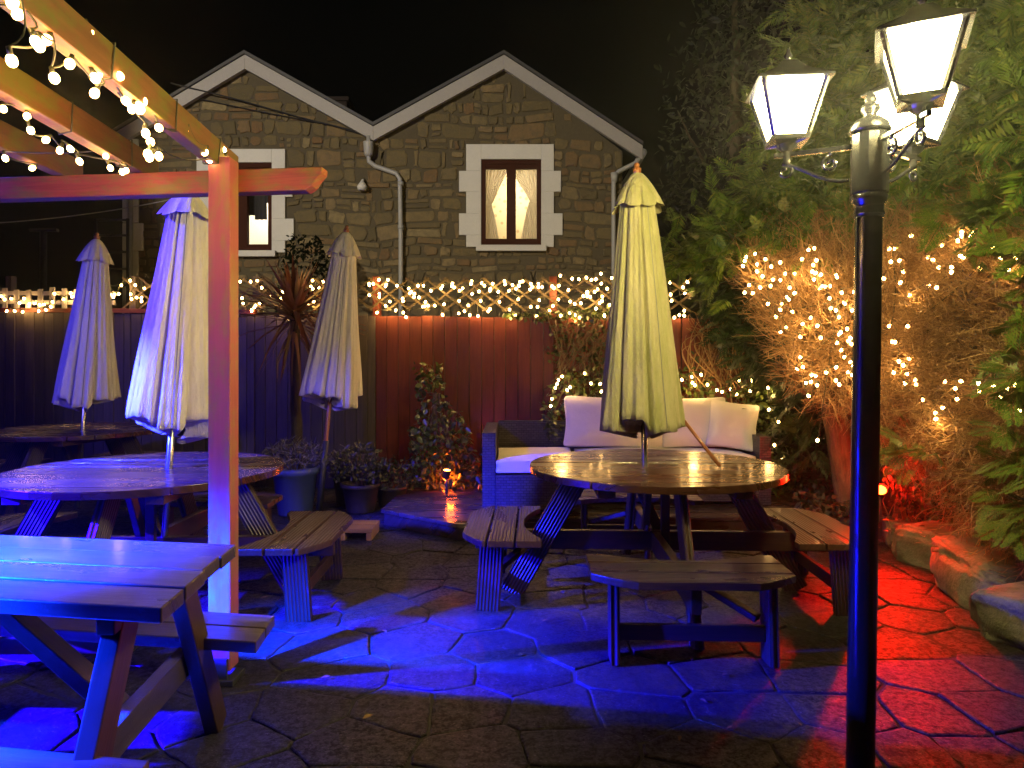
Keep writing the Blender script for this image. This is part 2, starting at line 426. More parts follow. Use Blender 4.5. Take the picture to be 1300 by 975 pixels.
# ------------------------------------------------------------------ ground
b = MB(); b.add([(-60, -20, -.008), (60, -20, -.008), (60, 80, -.008), (-60, 80, -.008)], [(0, 1, 2, 3)])
struct(b.build('ground', M['joint']), 'dark damp earth and mortar under the paving', 'ground')
seeds = []
gy = .2; row = 0
while gy < 9.2:
    gx = -7.5 + (row % 2) * .26
    hgt = U(.22, .36)
    while gx < 4.2:
        wd_ = random.choice([U(.24, .38), U(.36, .6)])
        seeds.append((gx + wd_ / 2 + U(-.06, .06), gy + hgt / 2 + U(-.05, .05))); gx += wd_
    gy += hgt; row += 1
sv = np.array(seeds)
b = MB()
for i_, sd in enumerate(seeds):
    dd = np.hypot(sv[:, 0] - sd[0], sv[:, 1] - sd[1]); nb_ = [j_ for j_ in np.argsort(dd)[1:16]]
    poly = [(sd[0] - 1, sd[1] - 1), (sd[0] + 1, sd[1] - 1), (sd[0] + 1, sd[1] + 1), (sd[0] - 1, sd[1] + 1)]
    for j_ in nb_:
        ox, oy = sv[j_][0] - sd[0], sv[j_][1] - sd[1]; L_ = sqrt(ox * ox + oy * oy)
        nx_, ny_ = ox / L_, oy / L_; lim = L_ / 2 - U(.0015, .0055)
        out = []
        for q in range(len(poly)):
            a_, c_ = poly[q], poly[(q + 1) % len(poly)]
            da = (a_[0] - sd[0]) * nx_ + (a_[1] - sd[1]) * ny_ - lim; dc = (c_[0] - sd[0]) * nx_ + (c_[1] - sd[1]) * ny_ - lim
            if da <= 0: out.append(a_)
            if (da <= 0) != (dc <= 0):
                t_ = da / (da - dc); out.append((lerp(a_[0], c_[0], t_), lerp(a_[1], c_[1], t_)))
        poly = out
        if len(poly) < 3: break
    if len(poly) < 3: continue
    ring = []
    for q in range(len(poly)):
        a_, c_ = poly[q], poly[(q + 1) % len(poly)]
        m_ = max(1, int(sqrt((a_[0] - c_[0]) ** 2 + (a_[1] - c_[1]) ** 2) / .05))
        for w_ in range(m_):
            x_, y_ = lerp(a_[0], c_[0], w_ / m_), lerp(a_[1], c_[1], w_ / m_)
            k_ = .011 * noise.noise(Vector((x_ * 11, y_ * 11, i_))) + .006 * noise.noise(Vector((x_ * 40, y_ * 40, i_)))
            L_ = sqrt((x_ - sd[0]) ** 2 + (y_ - sd[1]) ** 2) + 1e-6; k_ -= .004 * (w_ == 0)
            ring.append((x_ + (x_ - sd[0]) / L_ * k_, y_ + (y_ - sd[1]) / L_ * k_))
    n = len(ring); tx, ty, hz_ = U(-.014, .014), U(-.014, .014), U(-.005, .003)
    def zt_(x_, y_): return hz_ + (x_ - sd[0]) * tx + (y_ - sd[1]) * ty
    cx_, cy_ = sum(p[0] for p in ring) / n, sum(p[1] for p in ring) / n
    def ins_(p, d_):
        L_ = sqrt((p[0] - cx_) ** 2 + (p[1] - cy_) ** 2) + 1e-6; f_ = max(.1, 1 - d_ / L_); return (cx_ + (p[0] - cx_) * f_, cy_ + (p[1] - cy_) * f_)
    vs = [Vector((x_, y_, -.03)) for x_, y_ in ring] + [Vector((x_, y_, zt_(x_, y_) - .005)) for x_, y_ in ring]
    vs += [Vector((*ins_(p, .004), zt_(*p) - .0015)) for p in ring] + [Vector((*ins_(p, .012), zt_(*p))) for p in ring]
    fs = [(r_ * n + q, r_ * n + (q + 1) % n, (r_ + 1) * n + (q + 1) % n, (r_ + 1) * n + q) for r_ in range(3) for q in range(n)] + [tuple(range(3 * n, 4 * n))]
    b.add(vs, fs)
struct(b.build('stone_paving', M['paving']), 'wet irregular stone paving of the beer garden', 'paving')

# deck (raised timber platform that carries the sofa)
DZ = .13
deck_poly = [(-1.08, 5.62), (-.42, 5.12), (.1, 5.28), (2.5, 5.36), (2.62, 6.62), (-1.02, 6.95)]
b = MB()
def clip(poly, axis, lo, hi):
    def half(pl, keep, cut):
        o = []
        for i in range(len(pl)):
            a, c = pl[i], pl[(i + 1) % len(pl)]
            ia, ic = keep(a), keep(c)
            if ia: o.append(a)
            if ia != ic:
                t = (cut - a[axis]) / (c[axis] - a[axis]); o.append((lerp(a[0], c[0], t), lerp(a[1], c[1], t)))
        return o
    pl = half(poly, lambda p: p[axis] >= lo, lo)
    return half(pl, lambda p: p[axis] <= hi, hi) if pl else []
y = 5.0
while y < 7:
    pl = clip(deck_poly, 1, y, y + .118)
    if len(pl) > 2: b.prism(pl, DZ - .028, DZ)
    y += .124
ctr = Vector((.8, 6.0))
ins = [tuple(ctr + (Vector(p) - ctr) * .985) for p in deck_poly]
b.prism(ins, 0.002, DZ - .03)
struct(b.build('timber_deck', M['deck'], bevel=.003), 'low dark timber deck under the rattan sofa', 'deck')

# soil bed at right
def bed_edge(y): return np.interp(y, [2.2, 3.2, 3.75, 5.0, 5.5, 7.0], [2.3, 2.48, 2.58, 2.76, 2.62, 2.62])
nx, ny = 26, 40
V = []
for j in range(ny):
    yy = lerp(1.4, 9.5, j / (ny - 1))
    for i in range(nx):
        t = i / (nx - 1); xx = bed_edge(yy) + t * 7
        zz = -.02 + .24 * min(1, t * 9) + .12 * noise.noise(Vector((xx * 1.7, yy * 1.7, 0))) * min(1, t * 8)
        V.append((xx, yy, zz))
FQ = np.array([(j * nx + i, j * nx + i + 1, (j + 1) * nx + i + 1, (j + 1) * nx + i) for j in range(ny - 1) for i in range(nx - 1)])
struct(link('soil_bed', np_mesh('soil_bed', np.array(V), FQ, M['soil'], True)), 'raised dark soil bed under the conifers', 'soil')

# ------------------------------------------------------------------ round picnic table
TR, TH, SH = .73, .74, .40
def bench_meshes():
    """three planks of one bench, cut by two circles; r along +x, t along y"""
    b = MB()
    for r0, r1 in ((.665, .80), (.812, .95), (.962, 1.10)):
        n = 15; hl = .45
        inner, outer = [], []
        for i in range(n):
            t = lerp(-hl, hl, i / (n - 1))
            ri = max(r0, sqrt(max(.0, .765 ** 2 - t * t))) if r0 < .7 else r0
            if r0 < .7: ri = min(ri, r1 - .03)
            ro = min(r1, sqrt(1.16 ** 2 - t * t * 1.9)) if r1 > 1.05 else r1
            inner.append((ri, t)); outer.append((ro, t))
        b.prism(inner + outer[::-1], SH - .034, SH, L=(0, 1, 0), A=(1, 0, 0))
    return b
def make_round_table(label, loc, rz):
    root = thing('round_picnic_table', label, 'picnic table', loc, rz, 'round picnic tables in the beer garden')
    b = MB(); n = 11; w = 2 * TR / n
    for i in range(n):
        y0 = -TR + i * w + .003; y1 = y0 + w - .006
        def xr(y): return sqrt(max(0, TR ** 2 - y * y))
        k = 7
        rt = [(xr(lerp(y0, y1, j / (k - 1))), lerp(y0, y1, j / (k - 1))) for j in range(k)]
        dz = U(-.0015, .0015)
        b.prism(rt + [(-x, y_) for x, y_ in rt[::-1]], TH - .038 + dz, TH + dz, Matrix.Translation((0, (y0 + y1) / 2, TH)) @ Matrix.Rotation(U(-.014, .014), 4, 'X') @ Matrix.Translation((0, -(y0 + y1) / 2, -TH)))
    b.build('tabletop', M['table'], root, bevel=.003)
    b = MB()
    for x in (-.34, .34): b.box((x, 0, TH - .062), (.09, 1.2, .044), L=(0, 1, 0))
    b.build('batten', M['frame'], root, bevel=.003)
    for k in range(4):
        c, s_ = cos(k * pi / 2), sin(k * pi / 2)
        rad = Vector((c, s_, 0)); tan = Vector((-s_, c, 0))
        off = tan * .052
        b = MB(); b.bar(rad * .44 + Vector((0, 0, TH - .04)) + off, rad * .84 + off, .135, .042, rad); b.build('leg', M['legwood'], root, bevel=.004)
        if k < 2:
            b = MB(); z = .30 if k == 0 else .30
            if k == 0: b.bar(rad * -1.05 + Vector((0, 0, z)), rad * 1.05 + Vector((0, 0, z)), .045, .11, tan)
            else:
                b.bar(rad * -1.05 + Vector((0, 0, z)), rad * -.025 + Vector((0, 0, z)), .045, .11, tan)
                b.bar(rad * .025 + Vector((0, 0, z)), rad * 1.05 + Vector((0, 0, z)), .045, .11, tan)
            b.build('cross_beam', M['frame'], root, bevel=.003)
            b = MB(); b.bar(rad * (-.12) + Vector((0, 0, TH - .05)) + tan * .05, rad * .07 + Vector((0, 0, .26)) + tan * .05, .06, .035, rad); b.build('brace', M['oldtable'], root, bevel=.003)
        be = bench_meshes().build('bench_seat', M['deckwood'], root, bevel=.004); be.rotation_euler = (0, 0, k * pi / 2)
        for t in (-.345, .345):
            m = MB(); m.bar((.93, t, SH - .036), (.955, t, .001), .13, .04, (1, 0, 0)); m.build('bench_leg', M['legwood'], be, bevel=.003)
        m = MB(); m.bar((.945, -.324, .13), (.945, .324, .13), .03, .07, (1, 0, 0)); m.build('stretcher', M['frame'], be, bevel=.003)
        m = MB(); m.bar((.72, .06, .30), (.93, .30, .19), .03, .05, (0, 0, 1)); m.build('bench_brace', M['frame'], be, bevel=.003)
    b = MB(); b.bar((.05, -.06, .24), (.05, -.06, TH - .04), .05, .03, (1, 0, 0)); b.build('centre_post', M['frame'], root, bevel=.003)
    return root
T4 = make_round_table('round dark picnic table glistening amber in front of the rattan sofa', (.835, 4.0, 0), R(-2))
T2 = copy_tree(T4); T2.location = (-2.06, 3.86, 0); T2.rotation_euler = (0, 0, R(1)); T2['label'] = 'round blue-lit picnic table just behind the pergola post'
T1 = copy_tree(T4); T1.location = (-3.95, 6.2, 0); T1.rotation_euler = (0, 0, R(-8)); T1['label'] = 'round dark picnic table farthest away, close to the grey left fence'

# ------------------------------------------------------------------ rectangular picnic table at left front
RT = thing('rectangular_picnic_table', 'weathered straight-edged picnic table lit bright blue, nearest the camera', 'picnic table', (0, 0, 0))
a = R(-8.5); u = Vector((cos(a), sin(a), 0)); v = Vector((-.088, .996, 0)); pn = Vector((-sin(a), cos(a), 0))
c0 = Vector((-.855, 1.66, 0))
b = MB(); nb = 4; tw = .59 / nb
for i in range(nb):
    p = c0 + v * (i * tw); q = c0 + v * (i * tw + tw - .007)
    ex = U(-.006, .008)
    p, q = p + u * ex, q + u * ex
    poly = [(p.x, p.y), (q.x, q.y), ((q - u * 1.9).x, (q - u * 1.9).y), ((p - u * 1.9).x, (p - u * 1.9).y)]
    dz = U(-.003, .002)
    b.prism(poly, TH - .04 + dz, TH + dz, L=u, A=pn)
b.build('tabletop', M['oldtable'], RT, bevel=.004)
b = MB()
for k in range(2):
    p = c0 + v * (.635 + k * .125) - u * (-.055); q = p + v * .118
    poly = [(p.x, p.y), (q.x, q.y), ((q - u * 1.95).x, (q - u * 1.95).y), ((p - u * 1.95).x, (p - u * 1.95).y)]
    b.prism(poly, SH - .04, SH, L=u, A=pn)
b.build('bench', M['oldtable'], RT, bevel=.004)
b = MB()
for k in range(2):
    p = c0 - v * (.30 - k * .125); q = p + v * .118
    poly = [(p.x, p.y), (q.x, q.y), ((q - u * 1.9).x, (q - u * 1.9).y), ((p - u * 1.9).x, (p - u * 1.9).y)]
    b.prism(poly, SH - .04, SH, L=u, A=pn)
b.build('bench', M['oldtable'], RT, bevel=.004)
for d in (.16, 1.72):
    e = c0 - u * d
    zt = Vector((0, 0, TH - .042))
    for f0, f1 in ((.13, -.24), (.46, .83)):
        b = MB(); b.bar(e + v * f0 + zt, e + v * f1, .095, .05, v); b.build('leg', M['frame'], RT, bevel=.004)
    b = MB(); b.bar(e - u * .052 + v * (-.3) + Vector((0, 0, SH - .085)), e - u * .052 + v * .88 + Vector((0, 0, SH - .085)), .045, .09, u); b.build('cross_beam', M['oldtable'], RT, bevel=.003)
    b = MB(); b.bar(e + v * .02 + Vector((0, 0, TH - .065)), e + v * .57 + Vector((0, 0, TH - .065)), .045, .045, u); b.build('top_bearer', M['frame'], RT, bevel=.003)
    s_ = -1 if d < 1 else 1
    b = MB(); b.bar(e + u * s_ * .62 + v * .29 + Vector((0, 0, TH - .045)), e + u * s_ * .08 + v * .29 + Vector((0, 0, SH - .09)), .07, .045, v); b.build('brace', M['frame'], RT, bevel=.003)

# ------------------------------------------------------------------ pergola
PG = thing('pergola', 'red-brown timber pergola with green algae carrying fairy lights', 'pergola', (0, 0, 0))
b = MB(); b.bar((-1.214, 2.875, 0.055), (-1.214, 2.875, 2.19), .092, .09, (1, 0, 0)); b.build('post', M['pergpost'], PG, bevel=.004)
b = MB(); b.box((-1.214, 2.83, .055), (.07, .012, .11)); b.box((-1.214, 2.875, .012), (.13, .13, .024)); b.build('post_shoe', M['darkmetal'], PG, bevel=.003)
# beam behind the post, right end cut to a nose
d = Vector((1, -.11, 0)).normalized(); o0 = Vector((-1.21, 2.955, 2.063)); hb = .098
prof = [(-3.1, 0), (.342, 0), (.37, .018), (.392, .05), (.413, .072), (.416, hb), (-3.1, hb)]
Mt = Matrix(((d.x, 0, d.y, o0.x), (d.y, 0, -d.x, o0.y), (0, 1, 0, o0.z), (0, 0, 0, 1)))
b = MB(); b.prism(prof, -.034, .034, Mt, (1, 0, 0), (0, 0, 1)); b.build('beam', M['pergola'], PG, bevel=.004)
RAF = []
zr = o0.z + hb + .002
for i, (px, vx) in enumerate(((283, 596), (178, 602), (78, 612))):
    y0 = 2.96 - .11 * ((px - 650) / F * 2.96 + 1.21)
    x0 = (px - 650) / F * y0
    dr = Vector(((vx - 650) / F, 1, 0)).normalized()
    p0 = Vector((x0, y0, zr + .052)) + dr * .12; p1 = p0 - dr * 3.0
    b = MB(); b.bar(p0, p1, .055, .104, (1, 0, 0)); b.build('rafter', M['rafter'], PG, bevel=.004)
    RAF.append((p0, dr))

# ------------------------------------------------------------------ fairy-light strings
ico = bmesh.new(); bmesh.ops.create_icosphere(ico, subdivisions=1, radius=1.0)
ico2 = bmesh.new(); bmesh.ops.create_icosphere(ico2, subdivisions=2, radius=1.0)
def bulb_mesh(r, mat):
    bb = ico.copy() if r > .0125 or r < .0103 or mat == 'bulb_far' else ico2.copy()
    for v_ in bb.verts:
        v_.co = v_.co * r
        v_.co.z *= 1.25
    me = bpy.data.meshes.new('bulb'); bb.to_mesh(me); me.materials.append(mat)
    me.polygons.foreach_set('use_smooth', [True] * len(me.polygons)); bb.free(); return me
BM = {}
def light_string(label, pts, r=.013, mat='bulb', sag=.04, extra=None):
    t = thing('fairy_light_string', label, 'fairy lights', (0, 0, 0), 0, 'strings of warm fairy lights')
    key = (round(r, 4), mat)
    if key not in BM: BM[key] = bulb_mesh(r, M[mat])
    cab = MB()
    left = [Vector(p) for p in pts]; cur = min(left, key=lambda p: p.x); order = [cur]; left.remove(cur)
    while left:
        cur = min(left, key=lambda p: (p - cur).length + .1 * abs(p.x - cur.x)); order.append(cur); left.remove(cur)
    for i, p in enumerate(order):
        o = bpy.data.objects.new('bulb', BM[key]); COL.objects.link(o); o.parent = t; o.location = p
        rx, ry = U(-.6, .6), U(-.6, .6); o.rotation_euler = (rx, ry, 0)
        ax = Matrix.Rotation(ry, 3, 'Y') @ Matrix.Rotation(rx, 3, 'X') @ Vector((0, 0, 1))
        top = p + ax * r * 2.6
        cab.tube([p + ax * r * 1.15, top], [r * .55, r * .5], 6)
        if i:
            q = prev; dist = (top - q).length
            if True:
                m_ = 5
                w = Vector((U(-1, 1), U(-1, 1), U(-1, 1))) * .02
                cab.tube([q.lerp(top, k / m_) - Vector((0, 0, 1)) * sag * dist * 4 * (k / m_) * (1 - k / m_) + w * sin(pi * k / m_) for k in range(m_ + 1)], .0028, 4, False)
        prev = top
    cab.build('cable', M['cable'], t, True)
    # the light the bulbs give off, gathered into lamps spread along the string
    nl = max(3, round(len(order) / 11)); Lr = 60 if mat == 'bulb' else 42
    w_each = pi * Lr * 4 * pi * r * r * 1.15 * len(order) / nl
    for q in range(nl):
        p = order[int((q + .5) * len(order) / nl)]
        gl = bpy.data.lights.new('fairy_light_glow', 'POINT'); gl.color = (1.0, .56, .17); gl.energy = w_each; gl.shadow_soft_size = .04
        go = bpy.data.objects.new('fairy_light_glow', gl); COL.objects.link(go); go.parent = t; go.location = p + Vector((0, -.05, -.035))
    if extra: extra(t)
    return t

def at(crop, lst):
    ox, oy, sc = crop
    return [(ox + x / sc, oy + y / sc) for x, y in lst]
C1, C5, C6, C7, C8 = (0, 0, 3.0), (0, 230, 2.953), (290, 280, 3.482), (580, 330, 3.144), (860, 240, 2.436)
raf1 = at(C1, [(48,10),(68,55),(338,120),(137,160),(177,152),(45,232),(207,298),(265,243),(362,298),(360,355),(455,290),(480,385),(503,415),(545,385),(535,420),(490,350),(378,255),(555,508),(605,487),(573,540),(562,585),(605,595),(570,600),(705,502),(805,560),(850,570),(780,580),(797,608),(865,610),(150,175),(372,285),(550,400),(530,405)])
raf2 = at(C1, [(12,415),(103,443),(117,497),(175,533),(228,573),(268,567),(303,615),(403,595),(420,640),(465,655),(20,603),(123,640),(480,650)])
def rafter_y(k, px):
    p0, dr = RAF[k]
    # depth at which the rafter line projects to px
    s_ = (px - 650) / F
    t = (p0.x - s_ * p0.y) / (s_ * dr.y - dr.x)
    return max(1.2, min(2.95, p0.y + t * dr.y))
def wrapc(k, n):
    def f(t):
        p0, dr = RAF[k]
        for j in range(n):
            cab = MB()
            c = p0 - dr * (.25 + j * .42)
            cab.tube([c + Vector((sx * .031, 0, sz * .056)) + dr * U(-.02, .02) for sx, sz in ((-1, -1), (-1, 1), (1, 1), (1, -1), (-1, -1))], .003, 4, False)
            cab.build('cable_wrap', M['cable'], t, True)
    return f
light_string('fairy lights wound along the first, highest pergola rafter by the post', [P(x, y, rafter_y(0, min(x, 284)) - U(.0, .06)) for x, y in raf1], .0122, 'bulb', extra=wrapc(0, 5))
light_string('fairy lights hanging along the two inner pergola rafters left of the first', [P(x, y, rafter_y(1 if y < 195 + .0 * x or x > 45 else 2, min(x, 176)) - U(0, .05)) for x, y in raf2], .0106, 'bulb', extra=wrapc(1, 4))

def fence_y(px): return 6.9 / (1 + .15 * (px - 650) / F)
trl = at(C5, [(5,432),(73,457),(90,440),(110,460),(130,458),(165,462),(197,453),(238,443),(265,420),(270,433),(25,487),(55,487),(85,490),(145,487),(172,483),(405,403),(413,425),(430,425),(445,423),(455,390),(488,373),(507,390),(541,402),(575,400),(585,398),(493,442),(512,436),(530,437)])
trm = at(C6, [(52,270),(98,270),(147,297),(240,315),(227,266),(373,302),(418,270),(60,343),(65,367),(138,365),(120,375),(103,395),(372,265),(415,375),(378,360),(623,285),(640,280),(623,330),(667,325),(697,282),(705,262),(665,262),(745,288),(770,345),(797,300),(808,315),(820,338),(838,288),(862,288),(895,310),(945,290),(940,300),(990,278),(988,290),(1022,310),(1035,300),(1075,268),(1072,280),(1122,278),(1108,313),(1115,355),(1020,355),(953,370),(912,376),(860,381),(1060,375),(1018,410),(1067,418),(1103,422),(785,427),(740,397),(695,377),(657,407)])
trr = at(C7, [(100,93),(133,115),(143,95),(190,85),(193,97),(222,100),(252,88),(248,103),(295,95),(292,118),(325,108),(340,108),(380,105),(407,103),(413,63),(460,75),(487,77),(537,80),(575,55),(618,72),(600,115),(550,127),(518,128),(520,135),(532,147),(445,120),(405,158),(452,166),(495,173),(570,172),(610,180),(295,187),(322,187),(245,157),(170,167),(208,123),(165,127),(95,163),(88,125),(125,205),(210,198),(370,202),(450,212),(415,222),(490,230),(638,183),(878,47),(920,88),(850,90),(910,132),(853,138),(907,222),(868,230)])
random.seed(21)
trl += [(U(5, 280), U(372, 394)) for _ in range(14)]
trm += [(U(305, 420), U(355, 398)) for _ in range(9)] + [(U(465, 600), U(356, 400)) for _ in range(16)]
trr += [(U(610, 785), U(352, 402)) for _ in range(28)] + [(U(852, 878), U(352, 402)) for _ in range(4)]
for lab, pts in (('fairy lights on the pale picket trellis at the left end of the fence', trl),
                 ('fairy lights on the fence trellis around the spiky cordyline and the slim parasol', trm),
                 ('fairy lights on the diamond trellis above the red fence, left of the hedge', trr)):
    light_string(lab, [P(x, y, fence_y(x) - U(.035, .06)) for x, y in pts], .0138, 'bulb_far', .06)
ivl = at(C7, [(510,453),(420,465),(405,480),(400,495),(393,510),(452,508),(440,520),(380,555),(375,583),(467,568),(527,562),(607,473),(572,495),(577,525),(535,493),(937,467),(975,458),(940,490),(950,500),(898,478)]) + \
      at(C8, [(93,605),(122,622),(138,627),(165,620),(183,635),(225,625),(190,592),(228,592),(110,650),(280,615),(283,682),(312,720),(300,792),(320,830)])
light_string('fairy lights scattered through the ivy bank behind the sofa', [P(x, y, (6.38 if x < 950 else 6.1) - U(0, .05)) for x, y in ivl], .013, 'bulb_far', .05)
def tree_y(px): return float(np.interp(px, [900, 940, 1065, 1200, 1300, 1360], [5.6, 5.3, 4.95, 4.4, 3.75, 3.5]))
tA = at(C8, [(240,200),(208,222),(203,238),(212,210),(247,233),(272,217),(290,240),(318,227),(247,255),(263,270),(222,297),(208,320),(233,322),(255,303),(288,300),(318,282),(295,280),(333,262),(362,262),(385,217),(423,183),(430,220),(420,235),(417,255),(422,280),(443,265),(490,265),(440,308),(447,300),(472,300),(470,338),(347,305),(362,322),(338,335),(345,342),(280,355),(305,395),(335,428),(355,380),(387,417),(412,398),(433,423),(380,457),(443,460),(380,520),(370,557),(388,550),(415,575),(428,577),(397,600),(432,607),(460,567),(490,592),(490,375),(500,397),(540,375),(565,365),(508,320),(547,318),(505,443),(500,450),(493,475),(535,460),(538,480),(517,520),(535,535),(562,537),(543,545),(528,567),(562,495),(433,777)])
tB = at(C8, [(655,185),(673,185),(660,225),(690,290),(718,328),(712,425),(665,472),(685,533),(710,572),(735,590),(738,605),(757,652),(820,677),(865,650),(877,595),(932,625),(978,608),(1047,607),(1060,683),(880,133),(908,147),(975,180),(1000,215),(1045,213),(875,205),(773,210),(790,220),(808,243),(848,242),(847,257),(778,300)])
tA += [(x + U(-16, 16), y + U(-14, 14)) for x, y in random.sample(tA, max(0, min(20, 99 - len(tA))))]
tB += [(x + U(-25, 25), y + U(-20, 20)) for x, y in random.sample(tB, 26)]
light_string('dense fairy lights over the bare brown twigs left of the lamp post', [P(x, y, tree_y(x) - U(.06, .14)) for x, y in tA], .0106, 'bulb', .05)
light_string('loose fairy lights over the bare brown twigs right of the lamp post', [P(x, y, tree_y(x) - U(.06, .14)) for x, y in tB], .0106, 'bulb', .05)

# ------------------------------------------------------------------ fence with trellis
FN = thing('garden_fence', 'tall close-board fence, red-stained in the middle and grey at the left, with trellis on top', 'fence', (0, 0, 0))
fd = Vector((1, -.15, 0)).normalized()
def fpt(x, z, off=0): return Vector((x, 6.9 - .15 * x + off, z))
def ftop(x): return 1.80 - .020 * x
panels = [(-7.6, -5.75, 'fence_grey'), (-5.75, -4.2, 'fence_grey'), (-4.2, -2.75, 'fence_grey'), (-2.75, -1.42, 'fence_grey'), (-1.42, .42, 'fence_red'), (.42, 2.3, 'fence_red')]
for x0, x1, mt in panels:
    b = MB(); x = x0 + .004
    while x < x1 - .02:
        w = min(U(.115, .13), x1 - x)
        zt = ftop((x0 + x1) / 2 if False else x) + U(-.006, .006)
        b.bar(fpt(x + w / 2, .02, U(-.006, .006)), fpt(x + w / 2, zt, U(-.006, .006)), w - .006, .018, fd)
        x += w
    for z in (.35, 1.55): b.bar(fpt(x0, z, .045), fpt(x1, z, .045), .06, .04, (0, 0, 1))
    b.build('fence_panel', M[mt], FN, bevel=.002)
for xp in (-5.75, -4.2, -2.75, -1.42, .42):
    b = MB(); b.bar(fpt(xp, 0, .075), fpt(xp, ftop(xp) + .42, .075), .075, .075, fd); b.build('fence_post', M['fence_grey' if xp < -1.5 else 'fence_red'], FN, bevel=.003)
b = MB()
b.bar(fpt(-7.6, ftop(-7.6) + .03, .01), fpt(-2.75, ftop(-2.75) + .03, .01), .05, .05, (0, 0, 1)); b.build('capping_rail', M['fence_red'], FN, bevel=.003)
# diamond lattice
b = MB(); hT = .40; st = .2; x = -4.3
while x < 1.95:
    for sgn in (1, -1):
        xa, xb = (x, x + hT * 1.12) if sgn > 0 else (x + hT * 1.12, x)
        lo, hi = fpt(xa, ftop(xa) + .06, sgn * .006), fpt(xb, ftop(xb) + hT, sgn * .006)
        if max(xa, xb) < 1.98: b.bar(lo, hi, .02, .008, fd)
    x += st
b.build('diamond_trellis', M['trellis'], FN)
b = MB(); x = -7.4
while x < -4.45:
    b.bar(fpt(x, ftop(x) + .05, -.02), fpt(x, ftop(x) + .27 + U(-.02, .02), -.02), .06, .014, fd)
    x += .15
for z in (.12, .22): b.bar(fpt(-7.6, ftop(-7.6) + z, 0), fpt(-4.4, ftop(-4.4) + z, 0), .045, .02, (0, 0, 1))
b.build('picket_trellis', M['picket'], FN)

# ------------------------------------------------------------------ stone house
HYY = 11.0; k = HYY / F
def hx(px): return (px - 650) * k
def hz(py): return CAMH + (HY - py) * k
HS = thing('stone_house', 'stone house with two white-edged gables beyond the fence', 'house', (0, HYY, 0))
xl, xv, xr_ = hx(158), hx(476), hx(790)
al, ar = (hx(315), hz(80)), (hx(640), hz(80))
zv, zl, ze = hz(170), hz(176), hz(188)
outline = [(xl, -.3), (xr_, -.3), (xr_, ze - .05), ar, (xv, zv), al, (xl, zl)]
XZ = Matrix(((1, 0, 0, 0), (0, 0, -1, 0), (0, 1, 0, 0), (0, 0, 0, 1)))   # x,y -> x,z ; z -> -y
WIN = [(hx(611), hx(687), hz(312), hz(203)), (hx(270), hx(346), hz(319), hz(207))]
# mortar wall with holes: strips between the openings
b = MB()
def wallstrip(x0, x1, zlo=None, zhi=None):
    pl = clip(outline, 0, x0, x1)
    if zlo is not None: pl = clip(pl, 1, zlo, 99)
    if zhi is not None: pl = clip(pl, 1, -9, zhi)
    if len(pl) > 2: b.prism(pl, -.25, 0, XZ)
cuts = [xl, WIN[1][0], WIN[1][1], xv, WIN[0][0], WIN[0][1], xr_]
for i in range(6):
    x0, x1 = cuts[i], cuts[i + 1]
    w = WIN[1] if i == 1 else WIN[0] if i == 4 else None
    if w: wallstrip(x0, x1, None, w[2]); wallstrip(x0, x1, w[3], None)
    else: wallstrip(x0, x1)
b.build('wall', M['mortar'], HS)
def inside(poly, x, z):
    c = False; n = len(poly)
    for i in range(n):
        a_, d_ = poly[i], poly[(i + 1) % n]
        if (a_[1] > z) != (d_[1] > z) and x < (d_[0] - a_[0]) * (z - a_[1]) / (d_[1] - a_[1]) + a_[0]: c = not c
    return c
def surround_blocks(px0, px1, py0, py1):
    """toothed white surround: list of (x0,x1,z0,z1)"""
    h = (py1 - py0) / 5.2; ys = [py0, py0 + h * 1.35, py0 + h * 2.4, py0 + h * 3.5, py0 + h * 4.6, py1]
    out = []
    for i in range(5):
        e = 9 if i % 2 else 0
        out.append((px0 - e, px1 + e + (2 if i == 3 else 0), ys[i], ys[i + 1]))
    return out
SUR = [surround_blocks(592, 703, 184, 314), surround_blocks(251, 363, 190, 321)]
bad = [(hx(a_), hx(c_), hz(e_), hz(d_)) for s_ in SUR for a_, c_, d_, e_ in s_]
st = MB(); zc = 1.3
